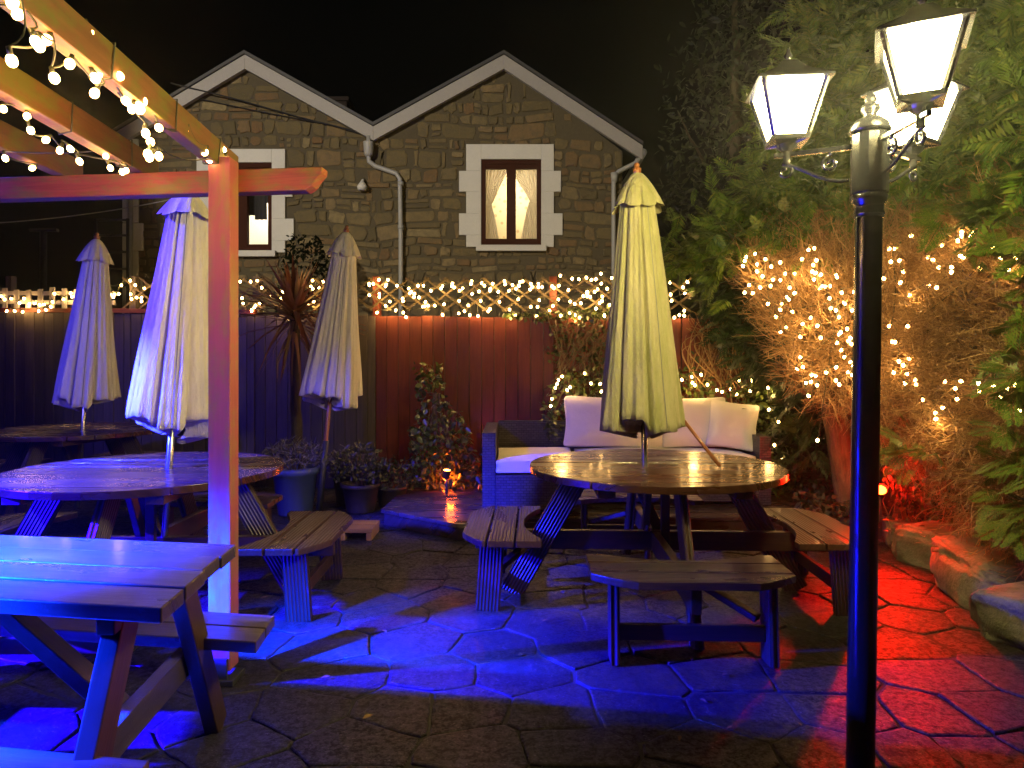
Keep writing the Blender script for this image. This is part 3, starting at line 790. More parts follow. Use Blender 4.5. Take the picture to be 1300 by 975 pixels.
while zc < 6.3:
    rh = random.choice([U(.09, .14), U(.13, .2), U(.19, .29)]); xc = xl + U(-.2, 0)
    while xc < xr_:
        w = random.choice([U(.12, .22), U(.2, .36), U(.32, .58)]) * (1.15 if rh > .2 else .85)
        cells = [(xc, xc + w, zc, zc + rh)]
        if random.random() < .3 and rh > .18:
            zm = zc + rh * U(.4, .6); cells = [(xc, xc + w, zc, zm), (xc, xc + w, zm, zc + rh)]
        if random.random() < .2: cells = [(p_ + 0, lerp(p_, q_, .5), r_, s_) for p_, q_, r_, s_ in cells] + [(lerp(p_, q_, .5), q_, r_, s_) for p_, q_, r_, s_ in cells]
        for a0, a1, b0, b1 in cells:
            a0, a1 = max(a0, xl), min(a1, xr_)
            g = U(.008, .026); a0 += g; a1 -= g; b0 += g; b1 -= g
            if a1 - a0 < .05 or b1 - b0 < .04: continue
            # keep out of the surround, trim where it crosses
            skip = False
            for q in bad:
                if a1 > q[0] and a0 < q[1] and b1 > q[2] and b0 < q[3]:
                    if q[0] - a0 > .07: a1 = min(a1, q[0] - .006)
                    elif a1 - q[1] > .07: a0 = max(a0, q[1] + .006)
                    elif q[2] - b0 > .05: b1 = q[2] - .006
                    elif b1 - q[3] > .05: b0 = q[3] + .006
                    else: skip = True
            if skip or a1 - a0 < .05 or b1 - b0 < .04: continue
            cx, cz = (a0 + a1) / 2, (b0 + b1) / 2
            if not all(inside(outline, x_, z_) for x_, z_ in ((cx, b1 + .01), (a0 + .03, cz), (a1 - .03, cz))): continue
            wx, wz = (a1 - a0) / 2, (b1 - b0) / 2
            cr = min(wx, wz) * U(.3, .6); jit = min(.022, wz * .25)
            pts = []
            for sx, sz in ((1, -1), (1, 1), (-1, 1), (-1, -1)):
                cc = [(sx * wx, sz * (wz - cr)), (sx * (wx - cr * .3), sz * (wz - cr * .3)), (sx * (wx - cr), sz * wz)]
                if sx * sz > 0: pts += cc
                else: pts += cc[::-1]
            pts = [(cx + x_ + U(-jit, jit), cz + z_ + U(-jit, jit)) for x_, z_ in pts]
            pts = [(x_ + .03 * noise.noise(Vector((x_ * 2, z_ * 2, 5))), z_ + .085 * noise.noise(Vector((x_ * 1.1, z_ * .9, 0))) + .03 * noise.noise(Vector((x_ * 4, z_ * 4, 9)))) for x_, z_ in pts]
            if not all(inside(outline, x_, z_ + .02) for x_, z_ in pts): continue
            cx, cz = sum(p_[0] for p_ in pts) / len(pts), sum(p_[1] for p_ in pts) / len(pts)
            n = len(pts); dep = U(.008, .03); inn = .84
            vs = [Vector((x_, -.001, z_)) for x_, z_ in pts] + [Vector((cx + (x_ - cx) * .97, -dep * .75, cz + (z_ - cz) * .96)) for x_, z_ in pts] + \
                 [Vector((cx + (x_ - cx) * inn, -dep, cz + (z_ - cz) * inn)) for x_, z_ in pts]
            fs = [(i, (i + 1) % n, n + (i + 1) % n, n + i) for i in range(n)] + [(n + i, n + (i + 1) % n, 2 * n + (i + 1) % n, 2 * n + i) for i in range(n)] + [tuple(range(2 * n, 3 * n))]
            st.add(vs, fs)
        xc += w
    zc += rh
st.build('stonework', M['stone'], HS)
for s_, w in zip(SUR, WIN):
    b = MB()
    for a_, c_, d_, e_ in s_:
        x0, x1, z0, z1 = hx(a_), hx(c_), hz(e_), hz(d_)
        # left cheek, right cheek and head / foot pieces around the opening
        for p_, q_ in ((x0, w[0]), (w[1], x1)):
            b.prism([(p_, z0), (q_, z0), (q_, z1), (p_, z1)], .001, .045, XZ)
        for r0, r1 in ((max(z0, w[3]), z1), (z0, min(z1, w[2]))):
            if r1 - r0 > .01: b.prism([(w[0], r0), (w[1], r0), (w[1], r1), (w[0], r1)], .001, .045, XZ)
    b.build('window_surround', M['white'], HS, bevel=.006)
    b = MB(); b.prism([(w[0] - .08, w[2] - .1), (w[1] + .08, w[2] - .1), (w[1] + .08, w[2] - .003), (w[0] - .08, w[2] - .003)], .046, .12, XZ); b.build('window_sill', M['white'], HS, bevel=.006)
# windows
def window(w, kind):
    x0, x1, z0, z1 = w; fr = .07; ym = .09
    b = MB()
    def rect(p_, q_, r_, s_, d0, d1): b.prism([(p_, r_), (q_, r_), (q_, s_), (p_, s_)], d0, d1, XZ)
    rect(x0, x0 + fr, z0, z1, -ym, .01); rect(x1 - fr, x1, z0, z1, -ym, .01)
    rect(x0 + fr, x1 - fr, z0, z0 + fr, -ym, .01); rect(x0 + fr, x1 - fr, z1 - fr, z1, -ym, .01)
    xm = (x0 + x1) / 2
    rect(xm - .075, xm + .075, z0 + fr, z1 - fr, -ym, .008)
    for p_, q_ in ((x0 + fr, xm - .075), (xm + .075, x1 - fr)):     # casement rails
        rect(p_, q_, z1 - fr - .07, z1 - fr, -.07, -.004); rect(p_, q_, z0 + fr, z0 + fr + .045, -.07, -.004)
    wn = b.build('window', M['winwood'], HS, bevel=.004)
    b = MB(); b.add([(x0 + fr, .045, z0 + fr), (x1 - fr, .045, z0 + fr), (x1 - fr, .045, z1 - fr), (x0 + fr, .045, z1 - fr)], [(0, 1, 2, 3)]); b.build('pane', M['glass'], wn)
    # the lit room behind
    b = MB(); d_ = 1.6; e = .5
    A_ = [(x0 - e, .26, z0 - .5), (x1 + e, .26, z0 - .5), (x1 + e, .26, z1 + .3), (x0 - e, .26, z1 + .3)]
    B_ = [(p_[0], d_, p_[2]) for p_ in A_]
    b.add(A_ + B_, [(4, 5, 6, 7), (0, 1, 5, 4), (1, 2, 6, 5), (2, 3, 7, 6), (3, 0, 4, 7)])
    b.build('room', M['wallpaper' if kind == 'sheer' else 'whitewall'], wn)
    if kind == 'sheer':
        for side in (-1, 1):
            n_, m_ = 44, 26; V = []; hw = (x1 - x0) / 2 - fr
            edge = x0 + fr - .02 if side < 0 else x1 - fr + .02
            for j in range(m_):
                t = j / (m_ - 1)                 # 0 top, 1 bottom
                tie = .5 if side < 0 else .44
                if t < tie: ww = lerp(hw * 1.0, hw * .26, (t / tie) ** .9)
                else: ww = lerp(hw * .26, hw * .58, ((t - tie) / (1 - tie)) ** .7)
                if side > 0: ww *= 1.18
                for i in range(n_):
                    s_ = i / (n_ - 1)
                    V.append((edge - side * ww * s_, .15 + .035 * sin(s_ * 44 + 2 * t), z1 - fr - t * (z1 - z0 - 2 * fr) - .02 * sin(s_ * 3)))
            FQ = np.array([(j * n_ + i, j * n_ + i + 1, (j + 1) * n_ + i + 1, (j + 1) * n_ + i) for j in range(m_ - 1) for i in range(n_ - 1)])
            link('curtain', np_mesh('curtain', np.array(V), FQ, M['sheer'], True), wn)
    else:
        for cx, wd, ln in ((x1 - .26, .11, .82), (x1 - .15, .05, .55), (x1 - .4, .1, .75)):
            b = MB(); zt = z1 - .05
            n_ = 9; V = []
            for j in range(6):
                t = j / 5
                for i in range(n_):
                    s_ = i / (n_ - 1) - .5
                    V.append(Vector((cx + s_ * wd * (1.5 + .3 * t), .2 + .02 * sin(s_ * 18), zt - t * ln)))
            b.add(V, [(j * n_ + i, j * n_ + i + 1, (j + 1) * n_ + i + 1, (j + 1) * n_ + i) for j in range(5) for i in range(n_ - 1)])
            b.build('hanging_clothes', M['cloth_dark'], wn, True)
window(WIN[0], 'sheer'); window(WIN[1], 'clothes')
# bargeboards and roofs
def slope(p_, q_, w, y0, y1, mat, name, over=0):
    """sloped board from p to q (x,z) hanging w below the line"""
    b = MB(); b.prism([p_, q_, (q_[0], q_[1] - w), (p_[0], p_[1] - w)], y0, y1, XZ, (q_[0] - p_[0], q_[1] - p_[1], 0)); return b.build(name, mat, HS, bevel=.005)
top = .075
ends = [((hx(140), hz(185)), al), (al, (xv, zv)), ((xv, zv), ar), (ar, (hx(814), hz(194)))]
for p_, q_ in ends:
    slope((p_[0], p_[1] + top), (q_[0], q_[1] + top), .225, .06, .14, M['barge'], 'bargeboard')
for p_, q_ in ends:
    b = MB(); b.prism([(p_[0], p_[1] + top + .006), (q_[0], q_[1] + top + .006), (q_[0], q_[1] + top + .06), (p_[0], p_[1] + top + .06)], -7.0, .17, XZ); b.build('roof', M['roof'], HS)
# side walls and back so the house is a solid
b = MB(); b.prism([(xl, .25), (xl + .25, .25), (xl + .25, 7), (xl, 7)], -.3, zl); b.prism([(xr_ - .25, .25), (xr_, .25), (xr_, 7), (xr_ - .25, 7)], -.3, ze - .08)
b.prism([(xl, 6.8), (xr_, 6.8), (xr_, 7), (xl, 7)], -.3, ze - .1); b.build('side_wall', M['mortar'], HS)
b = MB(); b.box((hx(362), 3.2, hz(80) - .12), (.55, .5, 1.3)); b.box((hx(362), 3.2, hz(80) + .56), (.65, .6, .08)); b.build('chimney', M['brick'], HS)
# downpipes
b = MB()
b.tube([(hx(470), -.12, hz(176)), (hx(470), -.12, hz(200)), (hx(470), -.1, hz(207)), (hx(478), -.09, hz(213)), (hx(504), -.09, hz(222)), (hx(509), -.09, hz(229)), (hx(510), -.09, hz(300)), (hx(510.5), -.09, .1)], .038, 10)
b.lathe([(.05, -.15), (.075, -.1), (.085, .06), (.09, .08)], 12, (hx(470), -.12, hz(190)))
for py in (235, 290): b.lathe([(.048, -.03), (.048, .03)], 12, (hx(510), -.09, hz(py)))
b.build('downpipe', M['pipe'], HS, True)
b = MB()
b.tube([(hx(812), -.1, hz(203)), (hx(806), -.1, hz(209)), (hx(784), -.09, hz(220)), (hx(778), -.09, hz(226)), (hx(778), -.09, .1)], .036, 10)
b.lathe([(.05, -.06), (.062, .08)], 12, (hx(779), -.09, hz(228)))
b.tube([(hx(815), -.12, hz(196)), (hx(818), 3.5, hz(196))], .06, 8)
b.build('downpipe', M['pipe'], HS, True)
b = MB(); b.lathe([(.02, -.08), (.07, -.075), (.085, -.02), (.05, .03), (.02, .08)], 14, (hx(462), -.12, hz(238))); b.bar((hx(462), -.12, hz(232)), (hx(462), 0, hz(228)), .03, .03); b.build('wall_lamp', M['white'], HS, True)
b = MB(); pts = [(hx(225), -.2, hz(112)), (hx(300), -.1, hz(128)), (hx(380), -.06, hz(150)), (hx(470), -.05, hz(172))]; b.tube(pts, .012, 5)
pts = [(hx(240), -.06, hz(124)), (hx(330), -.06, hz(143)), (hx(420), -.06, hz(160)), (hx(468), -.05, hz(174))]; b.tube(pts, .009, 5); b.build('wall_cable', M['cloth_dark'], HS)
b = MB()
for i in range(9):
    e = .18 if i % 2 else .1
    b.prism([(xl - .01, .9 + i * .45), (xl + .14 + e, .9 + i * .45), (xl + .14 + e, 1.34 + i * .45), (xl - .01, 1.34 + i * .45)], .002, .05, XZ)
b.build('corner_stones', M['white'], HS, bevel=.01)
b = MB(); b.tube([(hx(170), -.1, 4.6), (hx(170), -.1, .2)], .04, 10); b.build('downpipe', M['pipe'], HS, True)

# things left of the house
cp = thing('clothes_post', 'thin T-shaped clothes post standing in the dark beyond the fence', 'clothes post', P(55, 462, 9.5) - Vector((0, 0, CAMH)))
b = MB(); b.tube([(0, 0, 0), (0, 0, 3.17)], .045, 8); b.build('post', M['darkmetal'], cp, True)
b = MB(); b.bar((-.18, 0, 3.19), (.2, 0, 3.19), .06, .04); b.build('crossbar', M['darkmetal'], cp)
rl = thing('metal_railing', 'grey metal stair railing beside the corner of the stone house', 'railing', P(140, 462, 10.2) - Vector((0, 0, CAMH)))
b = MB()
for z in (3.48, 3.25, 3.0, 2.75, 2.5): b.tube([(-.25, 0, z), (.28, 0, z)], .018, 6)
b.build('rail', M['darkmetal'], rl, True)
for x in (-.22, .26):
    b = MB(); b.tube([(x, 0, 0), (x, 0, 3.5)], .025, 6); b.build('post', M['darkmetal'], rl, True)
b = MB(); w0, w1 = P(-20, 284, 9.6), P(232, 250, 10.95)
b.tube([w0.lerp(w1, i / 8) - Vector((0, 0, .25 * (i / 8) * (1 - i / 8))) for i in range(9)], .008, 5)
tag(b.build('washing_line', M['barge']), 'thin pale washing line strung to the left corner of the stone house', 'washing line')

# ------------------------------------------------------------------ parasols
def parasol(label, loc, lean, lean_y=0, H=2.5, hem=.97, hemr=.205, mat='canvas', seed=0, group='closed cream parasols', foot=.02, tube_h=0, squash=.85, rz=0, polemat='white', capshort=1.0):
    rd = random.Random(seed)
    t = thing('parasol', label, 'parasol', loc, 0, group); t.rotation_euler = (lean_y, lean, rz)
    b = MB(); b.tube([(0, 0, foot), (0, 0, hem + .32)], .019, 12)
    b.tube([(0, 0, hem + .32), (0, 0, H - .06)], .017, 10); b.build('pole', M[polemat], t, True)
    if tube_h:
        b = MB(); b.tube([(0, 0, foot), (0, 0, tube_h)], .028, 12); b.build('sleeve', M['darkmetal'], t, True)
    b = MB(); b.lathe([(.012, H - .07), (.024, H - .062), (.026, H - .035), (.012, H - .03), (.017, H - .018), (.013, H - .004), (.004, H)], 14); b.build('finial', M['polewood'], t, True)
    # canopy
    n, m_ = 144, 30; z1 = H - .06; zc = H - .255 * capshort
    nf = 8; ph = [rd.uniform(-.25, .25) for _ in range(nf)]; am = [rd.uniform(.62, 1.3) for _ in range(nf)]
    drop = [rd.uniform(-.05, .06) for _ in range(nf)]
    def fold(th):
        q = (th / (2 * pi) * nf) % nf; i = int(q); f = q - i
        return i, f
    V = []; rows = []
    def radius(th, s):
        i, f = fold(th)
        # between two ribs the cloth bulges out; at the rib line it is pinched in
        a_ = lerp(am[i], am[(i + 1) % nf], f)
        pin = min(1.0, abs(sin(pi * f)) * 2.6) ** .7
        r = lerp(.098, hemr * 1.06, s)
        k_ = lerp(.22, .26, s)
        wob = .035 * sin(7 * th + 5 * s + seed) * s + .03 * sin(13 * th + 3 * s + seed) * s ** .5 + .022 * sin(nf * pi * 2 * f / nf * 1.0 + 21 * th)
        return r * (1 - k_ + k_ * pin * a_ + wob)
    for j in range(m_ + 5):
        if j < m_: s = j / (m_ - 1); z = lerp(zc + .03, hem, s); kk = 1
        else:                                   # cloth turned under at the hem
            q = (j - m_ + 1) / 5; s = 1; z = hem - .03 * q; kk = 1 - .75 * q
        for i in range(n):
            th = 2 * pi * i / n; r = radius(th, s) * kk
            fi, ff = fold(th); dd = lerp(drop[fi], drop[(fi + 1) % nf], max(0, (ff - .8) / .2)) * (s ** 3) + (.028 * abs(ff - .45)) * s ** 3
            if j >= m_: r *= 1 + .35 * q * sin(23 * th + seed); dd += .022 * q * sin(15 * th + 2 * seed)
            V.append((r * cos(th), r * sin(th) * squash, z - dd))
    mm = m_ + 5
    FQ = np.array([(j * n + i, (j + 1) * n + i, (j + 1) * n + (i + 1) % n, j * n + (i + 1) % n) for j in range(mm - 1) for i in range(n)])
    cn = link('canopy', np_mesh('canopy', np.array(V), FQ, M[mat], True), t)
    V = []; m2 = 12
    for j in range(m2):
        s = j / (m2 - 1)
        for i in range(n):
            th = 2 * pi * i / n; fi, ff = fold(th)
            pin = abs(sin(pi * ff)) ** .6
            r = lerp(.02, .152, s ** .85) * (1 - .22 * s + .24 * s * pin)
            V.append((r * cos(th), r * sin(th) * .92, lerp(z1, zc, s ** 1.15) - .022 * s * s * pin + .012 * s * sin(3 * th + seed)))
    FQ = np.array([(j * n + i, (j + 1) * n + i, (j + 1) * n + (i + 1) % n, j * n + (i + 1) % n) for j in range(m2 - 1) for i in range(n)])
    link('vent_cap', np_mesh('vent_cap', np.array(V), FQ, M[mat], True), t)
    # seam tapes on three pleats
    b = MB()
    for kf in (1, 3, 6):
        th = 2 * pi * (kf + .5) / nf
        b.tube([(radius(th, s) * 1.02 * cos(th), radius(th, s) * 1.02 * sin(th) * squash, lerp(zc + .02, hem, s) - drop[kf] * s ** 3 * .5) for s in [i / 10 for i in range(11)]], .003, 5)
    b.build('seam', M['strap'], t)
    return t
# the parasol of the right table leans a little to the left at the top
p4 = parasol('closed mossy cream parasol standing in the round table by the sofa', (.800, 4.0, 0), R(-1.6), 0, 2.51, .985, .238, 'canvas_green', 3, rz=0, polemat='steel')
b = MB(); b.tube([(.205, -.05, 1.02), (.385, -.18, TH + .005)], [.010, .011], 8); b.build('loose_rib', M['polewood'], p4, True)
p2 = parasol('closed parasol lit lavender, standing behind the pergola post', (-2.06 + .07, 3.86, 0), R(4.0), 0, 2.37, 1.0, .228, 'canvas', 11, polemat='steel', capshort=.75)
p1 = parasol('closed parasol lit deep blue in the farthest left table', (-3.95, 6.2, 0), R(4.2), 0, 2.53, 1.0, .25, 'canvas', 5, polemat='steel')
p3 = parasol('closed greyish parasol leaning by the cordyline in the middle', (-1.70, 6.0, 0), R(5.6), 0, 2.56, 1.04, .245, 'canvas', 8, polemat='polewood', tube_h=.66)

# ------------------------------------------------------------------ street lamp
LY = 2.2; lx = (1099 - 650) / F * LY
LP = thing('street_lamp', 'black triple-headed garden street lamp with glowing lanterns', 'street lamp', (lx - .018, LY, 0)); LP.rotation_euler = (0, R(.9), 0)
b = MB()
b.lathe([(.0425, 0), (.0425, .34), (.0415, 1.0), (.040, 1.80), (.0405, 1.84)], 32); b.build('post', M['black'], LP, True)
b = MB(); b.lathe([(.043, 1.80), (.047, 1.812), (.043, 1.822), (.043, 1.84), (.05, 1.85), (.056, 1.866), (.052, 1.872)], 32); b.build('collar', M['black'], LP, True)
b = MB(); b.lathe([(.052, 1.872), (.056, 1.878), (.056, 2.065), (.05, 2.075)], 12); b.build('hub', M['black'], LP, False, .003)
b = MB(); b.lathe([(.058, 2.072), (.062, 2.08), (.057, 2.10), (.04, 2.117), (.022, 2.122), (.02, 2.132), (.03, 2.145), (.028, 2.16), (.014, 2.168), (.02, 2.178), (.014, 2.192), (.006, 2.205), (.002, 2.215)], 28); b.build('finial', M['black'], LP, True)
def lantern(parent, ang, Larm, face):
    dr = Vector((sin(ang), -cos(ang), 0)); up = Vector((0, 0, 1)); z0 = 2.035
    b = MB(); b.bar(dr * .05 + up * z0, dr * (Larm + .04) + up * z0, .016, .016); b.build('arm', M['black'], parent, bevel=.002)
    b = MB(); pts = []
    for i in range(40):                      # S-scroll under the arm
        t = i / 39
        if t < .35: a_ = t / .35 * 2.6 * pi; r = lerp(.006, .03, t / .35); pts.append(dr * (.115 + r * cos(a_)) + up * (z0 - .045 + r * sin(a_)))
    for i in range(18):
        t = i / 17; pts2 = dr * lerp(.058, Larm + .015, t) + up * (z0 - .105 + .075 * t * t * (3 - 2 * t) - .012 * sin(pi * t)); 
        if i == 0: tail = []
        tail.append(pts2)
    b.tube(pts, .0055, 8); b.tube(tail, .0065, 8)
    end = []
    for i in range(20):
        t = i / 19; a_ = pi / 2 + t * 2.2 * pi; r = lerp(.027, .008, t); end.append(dr * (Larm + .005 + r * cos(a_)) + up * (z0 - .057 + r * sin(a_)))
    b.tube(end, .0055, 8)
    b.tube([dr * .115 + up * z0, dr * .115 + up * (z0 - .02)], .007, 8)
    b.build('scroll', M['black'], parent, True)
    ln = bpy.data.objects.new('lantern', None); COL.objects.link(ln); ln.parent = parent; ln.location = dr * Larm + up * z0; ln.rotation_euler = (0, 0, face); ln.empty_display_size = .1
    h0, h1, w0, w1 = .052, .222, .054, .098
    b = MB(); b.tube([(0, 0, -.03), (0, 0, .02)], .012, 10); b.lathe([(.016, .01), (.03, .022), (.034, .032), (.03, .04)], 16)
    b.prism([(-w0 - .006, -w0 - .006), (w0 + .006, -w0 - .006), (w0 + .006, w0 + .006), (-w0 - .006, w0 + .006)], h0 - .014, h0)
    for s1 in (-1, 1):
        for s2 in (-1, 1):
            b.bar((s1 * w0, s2 * w0, h0), (s1 * w1, s2 * w1, h1), .012, .012)
            b.tube([(s1 * .018, s2 * .018, .035), (s1 * w0, s2 * w0, h0 - .01)], .005, 6)
    b.build('frame', M['black'], ln)
    b = MB(); e = .004
    vs = [(s1 * (w - e), s2 * (w - e), z) for w, z in ((w0, h0 + .002), (w1, h1 - .002)) for s1, s2 in ((-1, -1), (1, -1), (1, 1), (-1, 1))]
    b.add(vs, [(0, 1, 5, 4), (1, 2, 6, 5), (2, 3, 7, 6), (3, 0, 4, 7)]); b.build('glass', M['lantern'], ln)
    b = MB(); b.lathe([(.006, h0 + .022), (.02, h0 + .028), (.028, h0 + .045), (.028, h0 + .06), (.02, h0 + .076), (.004, h0 + .084)], 16); b.build('bulb', M['lampbulb'], ln, True)
    pl = bpy.data.lights.new('lantern_light', 'POINT'); pl.color = (1.0, .79, .29); pl.energy = 360; pl.shadow_soft_size = .03
    po = bpy.data.objects.new('lantern_light', pl); COL.objects.link(po); po.parent = ln; po.location = (0, 0, h0 + .078)
    b = MB(); b.lathe([(.012, h0), (.012, h0 + .016), (.016, h0 + .021)], 12); b.build('bulb_holder', M['black'], ln, True)
    b = MB(); we = w1 + .02
    rf = [(we, h1), (we, h1 + .007), (.045, h1 + .06), (.042, h1 + .068), (.024, h1 + .09), (.01, h1 + .095)]
    vs = []; 
    for w, z in rf: vs += [(-w, -w, z), (w, -w, z), (w, w, z), (-w, w, z)]
    fs = [(3, 2, 1, 0)] + [(4 * i + q, 4 * i + (q + 1) % 4, 4 * i + 4 + (q + 1) % 4, 4 * i + 4 + q) for i in range(len(rf) - 1) for q in range(4)] + [tuple(4 * (len(rf) - 1) + q for q in range(4))]
    b.add(vs, fs); b.build('roof', M['black'], ln)
    b = MB(); b.lathe([(.007, h1 + .09), (.008, h1 + .103), (.015, h1 + .112), (.008, h1 + .124), (.003, h1 + .142)], 14); b.build('finial', M['black'], ln, True)
lantern(LP, R(-117), .25, R(-8))
lantern(LP, R(3), .25, R(-28))
lantern(LP, R(121), .25, R(30))

# ------------------------------------------------------------------ sofa
SF = thing('rattan_sofa', 'dark rattan corner sofa on the deck behind the round table', 'sofa', (0, 0, DZ))
SF.location = (0, 0, DZ + .002)
RT_ = M['rattan']
def rbox(name, x0, x1, y0, y1, z0, z1, L=(1, 0, 0)):
    b = MB()
    c = Vector(((x0 + x1) / 2, (y0 + y1) / 2, (z0 + z1) / 2)); h = Vector(((x1 - x0) / 2, (y1 - y0) / 2, (z1 - z0) / 2))
    for nrm, uu, vv in (((0, -1, 0), (1, 0, 0), (0, 0, 1)), ((0, 1, 0), (-1, 0, 0), (0, 0, 1)), ((1, 0, 0), (0, 1, 0), (0, 0, 1)), ((-1, 0, 0), (0, -1, 0), (0, 0, 1)), ((0, 0, 1), (1, 0, 0), (0, 1, 0)), ((0, 0, -1), (1, 0, 0), (0, -1, 0))):
        N, U_, V_ = Vector(nrm), Vector(uu), Vector(vv)
        def hh(q): return abs(q.x) * h.x + abs(q.y) * h.y + abs(q.z) * h.z
        p = c + N * hh(N); a_, d_ = U_ * hh(U_), V_ * hh(V_)
        b.add([p - a_ - d_, p + a_ - d_, p + a_ + d_, p - a_ + d_], [(0, 1, 2, 3)], U_, V_)
    return b.build(name, RT_, SF)
rbox('base', -.13, .55, 5.50, 6.42, .03, .30)
rbox('base', .554, 2.1, 5.80, 6.42, .03, .30)
rbox('armrest', -.24, -.134, 5.52, 6.52, .0, .64)
rbox('backrest', -.13, 2.1, 6.424, 6.52, .03, .66)
rbox('armrest', 2.104, 2.2, 5.80, 6.52, .0, .58)
def cushion(name, c, size, rot=(0, 0, 0), puff=.35, seed=0, parent=None):
    bm = bmesh.new(); bmesh.ops.create_cube(bm, size=2); bmesh.ops.subdivide_edges(bm, edges=bm.edges[:], cuts=9, use_grid_fill=True)
    ax = min(range(3), key=lambda i: size[i]); o1, o2 = [i for i in range(3) if i != ax]
    for v_ in bm.verts:
        p = v_.co; a_, d_ = p[o1], p[o2]
        edge = max(abs(a_), abs(d_)) ** 4
        thick = 1 - puff * edge
        p[ax] *= thick + .10 * noise.noise(Vector((a_ * 1.6 + seed, d_ * 1.6, seed)))
        sh = 1 - .04 * (1 - abs(a_)) * abs(d_) ** 3
        p[o2] *= 1 - .05 * (1 - a_ * a_) * (abs(d_) > .8)
        p[o1] *= 1 - .05 * (1 - d_ * d_) * (abs(a_) > .8)
        w = .02 * noise.noise(Vector((p.x * 3 + seed, p.y * 3, p.z * 3)))
        p.x, p.y, p.z = p.x * size[0] / 2, p.y * size[1] / 2, p.z * size[2] / 2
        p += Vector((w, w, w * .8)) * .5
    me = bpy.data.meshes.new(name); bm.to_mesh(me); bm.free(); me.materials.append(M['cushion'])
    me.polygons.foreach_set('use_smooth', [True] * len(me.polygons))
    o = link(name, me, parent); o.location = c; o.rotation_euler = rot
    s_ = o.modifiers.new('Subdivision', 'SUBSURF'); s_.levels = 1; s_.render_levels = 1
    return o
cushion('seat_cushion', (.205, 5.95, .365), (.68, .92, .14), puff=.28, seed=1, parent=SF)
cushion('seat_cushion', (1.33, 6.1, .365), (1.52, .62, .14), puff=.28, seed=2, parent=SF)
cu = 'cream scatter cushions on the sofa'
tag(cushion('back_cushion', (.97, 6.28, DZ + .66), (1.0, .2, .47), (R(-14), R(1.5), R(0)), .55, 3), 'long cream back cushion leaning on the sofa behind the parasol', 'cushion', cu)
tag(cushion('back_cushion', (1.66, 6.26, DZ + .66), (.62, .2, .46), (R(-14), R(-1), R(2)), .55, 4), 'middle cream back cushion on the sofa, partly behind the square one', 'cushion', cu)
tag(cushion('back_cushion', (1.97, 6.10, DZ + .65), (.42, .17, .42), (R(-18), R(7), R(-18)), .7, 5), 'square cream cushion in the right corner of the sofa', 'cushion', cu)

# ------------------------------------------------------------------ vegetation helpers
def pts_in(poly, n, d0, d1, depth):
    xs = [p[0] for p in poly]; ys = [p[1] for p in poly]; out = []
    while len(out) < n:
        x, y = U(min(xs), max(xs)), U(min(ys), max(ys))
        if inside(poly, x, y): out.append(P(x, y, depth(x, y) + U(d0, d1)))
    return np.array([tuple(p) for p in out])
def leaf_tpl(w=.5, fold=.15):
    v = np.array([(0, 0, 0), (.3, -w * .42, fold * .5), (.62, -w * .38, fold * .4), (1, 0, -.05), (.62, w * .38, fold * .4), (.3, w * .42, fold * .5)], float)
    return v, np.array([(0, 1, 2, 3), (0, 3, 4, 5)])
def leaves(name, pts, size, mat, parent, w=.55, down=.4, outdir=None, var=.35):
    n = len(pts); d = rng.normal(0, 1, (n, 3)); d[:, 2] -= down
    if outdir is not None: d += np.array(outdir) * 1.0
    sc = size * (1 + rng.uniform(-var, var, n)); tv, tf = leaf_tpl(w)
    V, Fq = scatter(tv, tf, pts, frames(d, rng.uniform(-1, 1, n) * 1.2, sc))
    return link(name, np_mesh(name, V, Fq, mat), parent)
def frond_tpl(nb=11, two=False):
    """flat feathery conifer spray, 1 unit long along x"""
    Vv, Ff = [], []
    def blade(p, d, L, w):
        p = np.array(p, float); d = np.array(d, float); d /= np.linalg.norm(d); s = np.array([-d[1], d[0], 0])
        k_ = len(Vv); dz = np.array([0, 0, -.12 * L])
        Vv.extend([p, p + d * L * .45 + s * w, p + d * L + dz, p + d * L * .45 - s * w]); Ff.append((k_, k_ + 1, k_ + 2, k_ + 3))
    blade((0, 0, 0), (1, 0, 0), 1, .012)
    for i in range(nb):
        t = .1 + .86 * i / (nb - 1)
        for sgn in (-1, 1):
            L = (.12 + .36 * (1 - t)) * (.8 + .4 * random.random()); d = (1, sgn * (.75 + .2 * random.random()), -.05)
            p0 = (t, 0, -.06 * t * t)
            blade(p0, d, L, .028 if not two else .016)
            if two:
                dn = np.array(d) / np.linalg.norm(d)
                for q in (.3, .5, .7, .88):
                    for s2 in (-1, 1):
                        e = (dn[0] - s2 * dn[1] * .8, dn[1] + s2 * dn[0] * .8, -.05)
                        blade(np.array(p0) + dn * L * q, e, L * .42 * (1.1 - q * .5), .011)
    return np.array(Vv), np.array(Ff)
def fronds(name, pts, dirs, size, mat, parent, two=False, var=.35, tpls=3):
    Vs, Fs, base = [], [], 0
    idx = rng.integers(0, tpls, len(pts))
    for k_ in range(tpls):
        tv, tf = frond_tpl(11 if not two else 12, two); sel = idx == k_; m = sel.sum()
        if not m: continue
        V, Fq = scatter(tv, tf, pts[sel], frames(dirs[sel], rng.normal(0, .5, m), size * (1 + rng.uniform(-var, var, m))))
        Vs.append(V); Fs.append(Fq + base); base += len(V)
    return link(name, np_mesh(name, np.vstack(Vs), np.vstack(Fs), mat), parent)
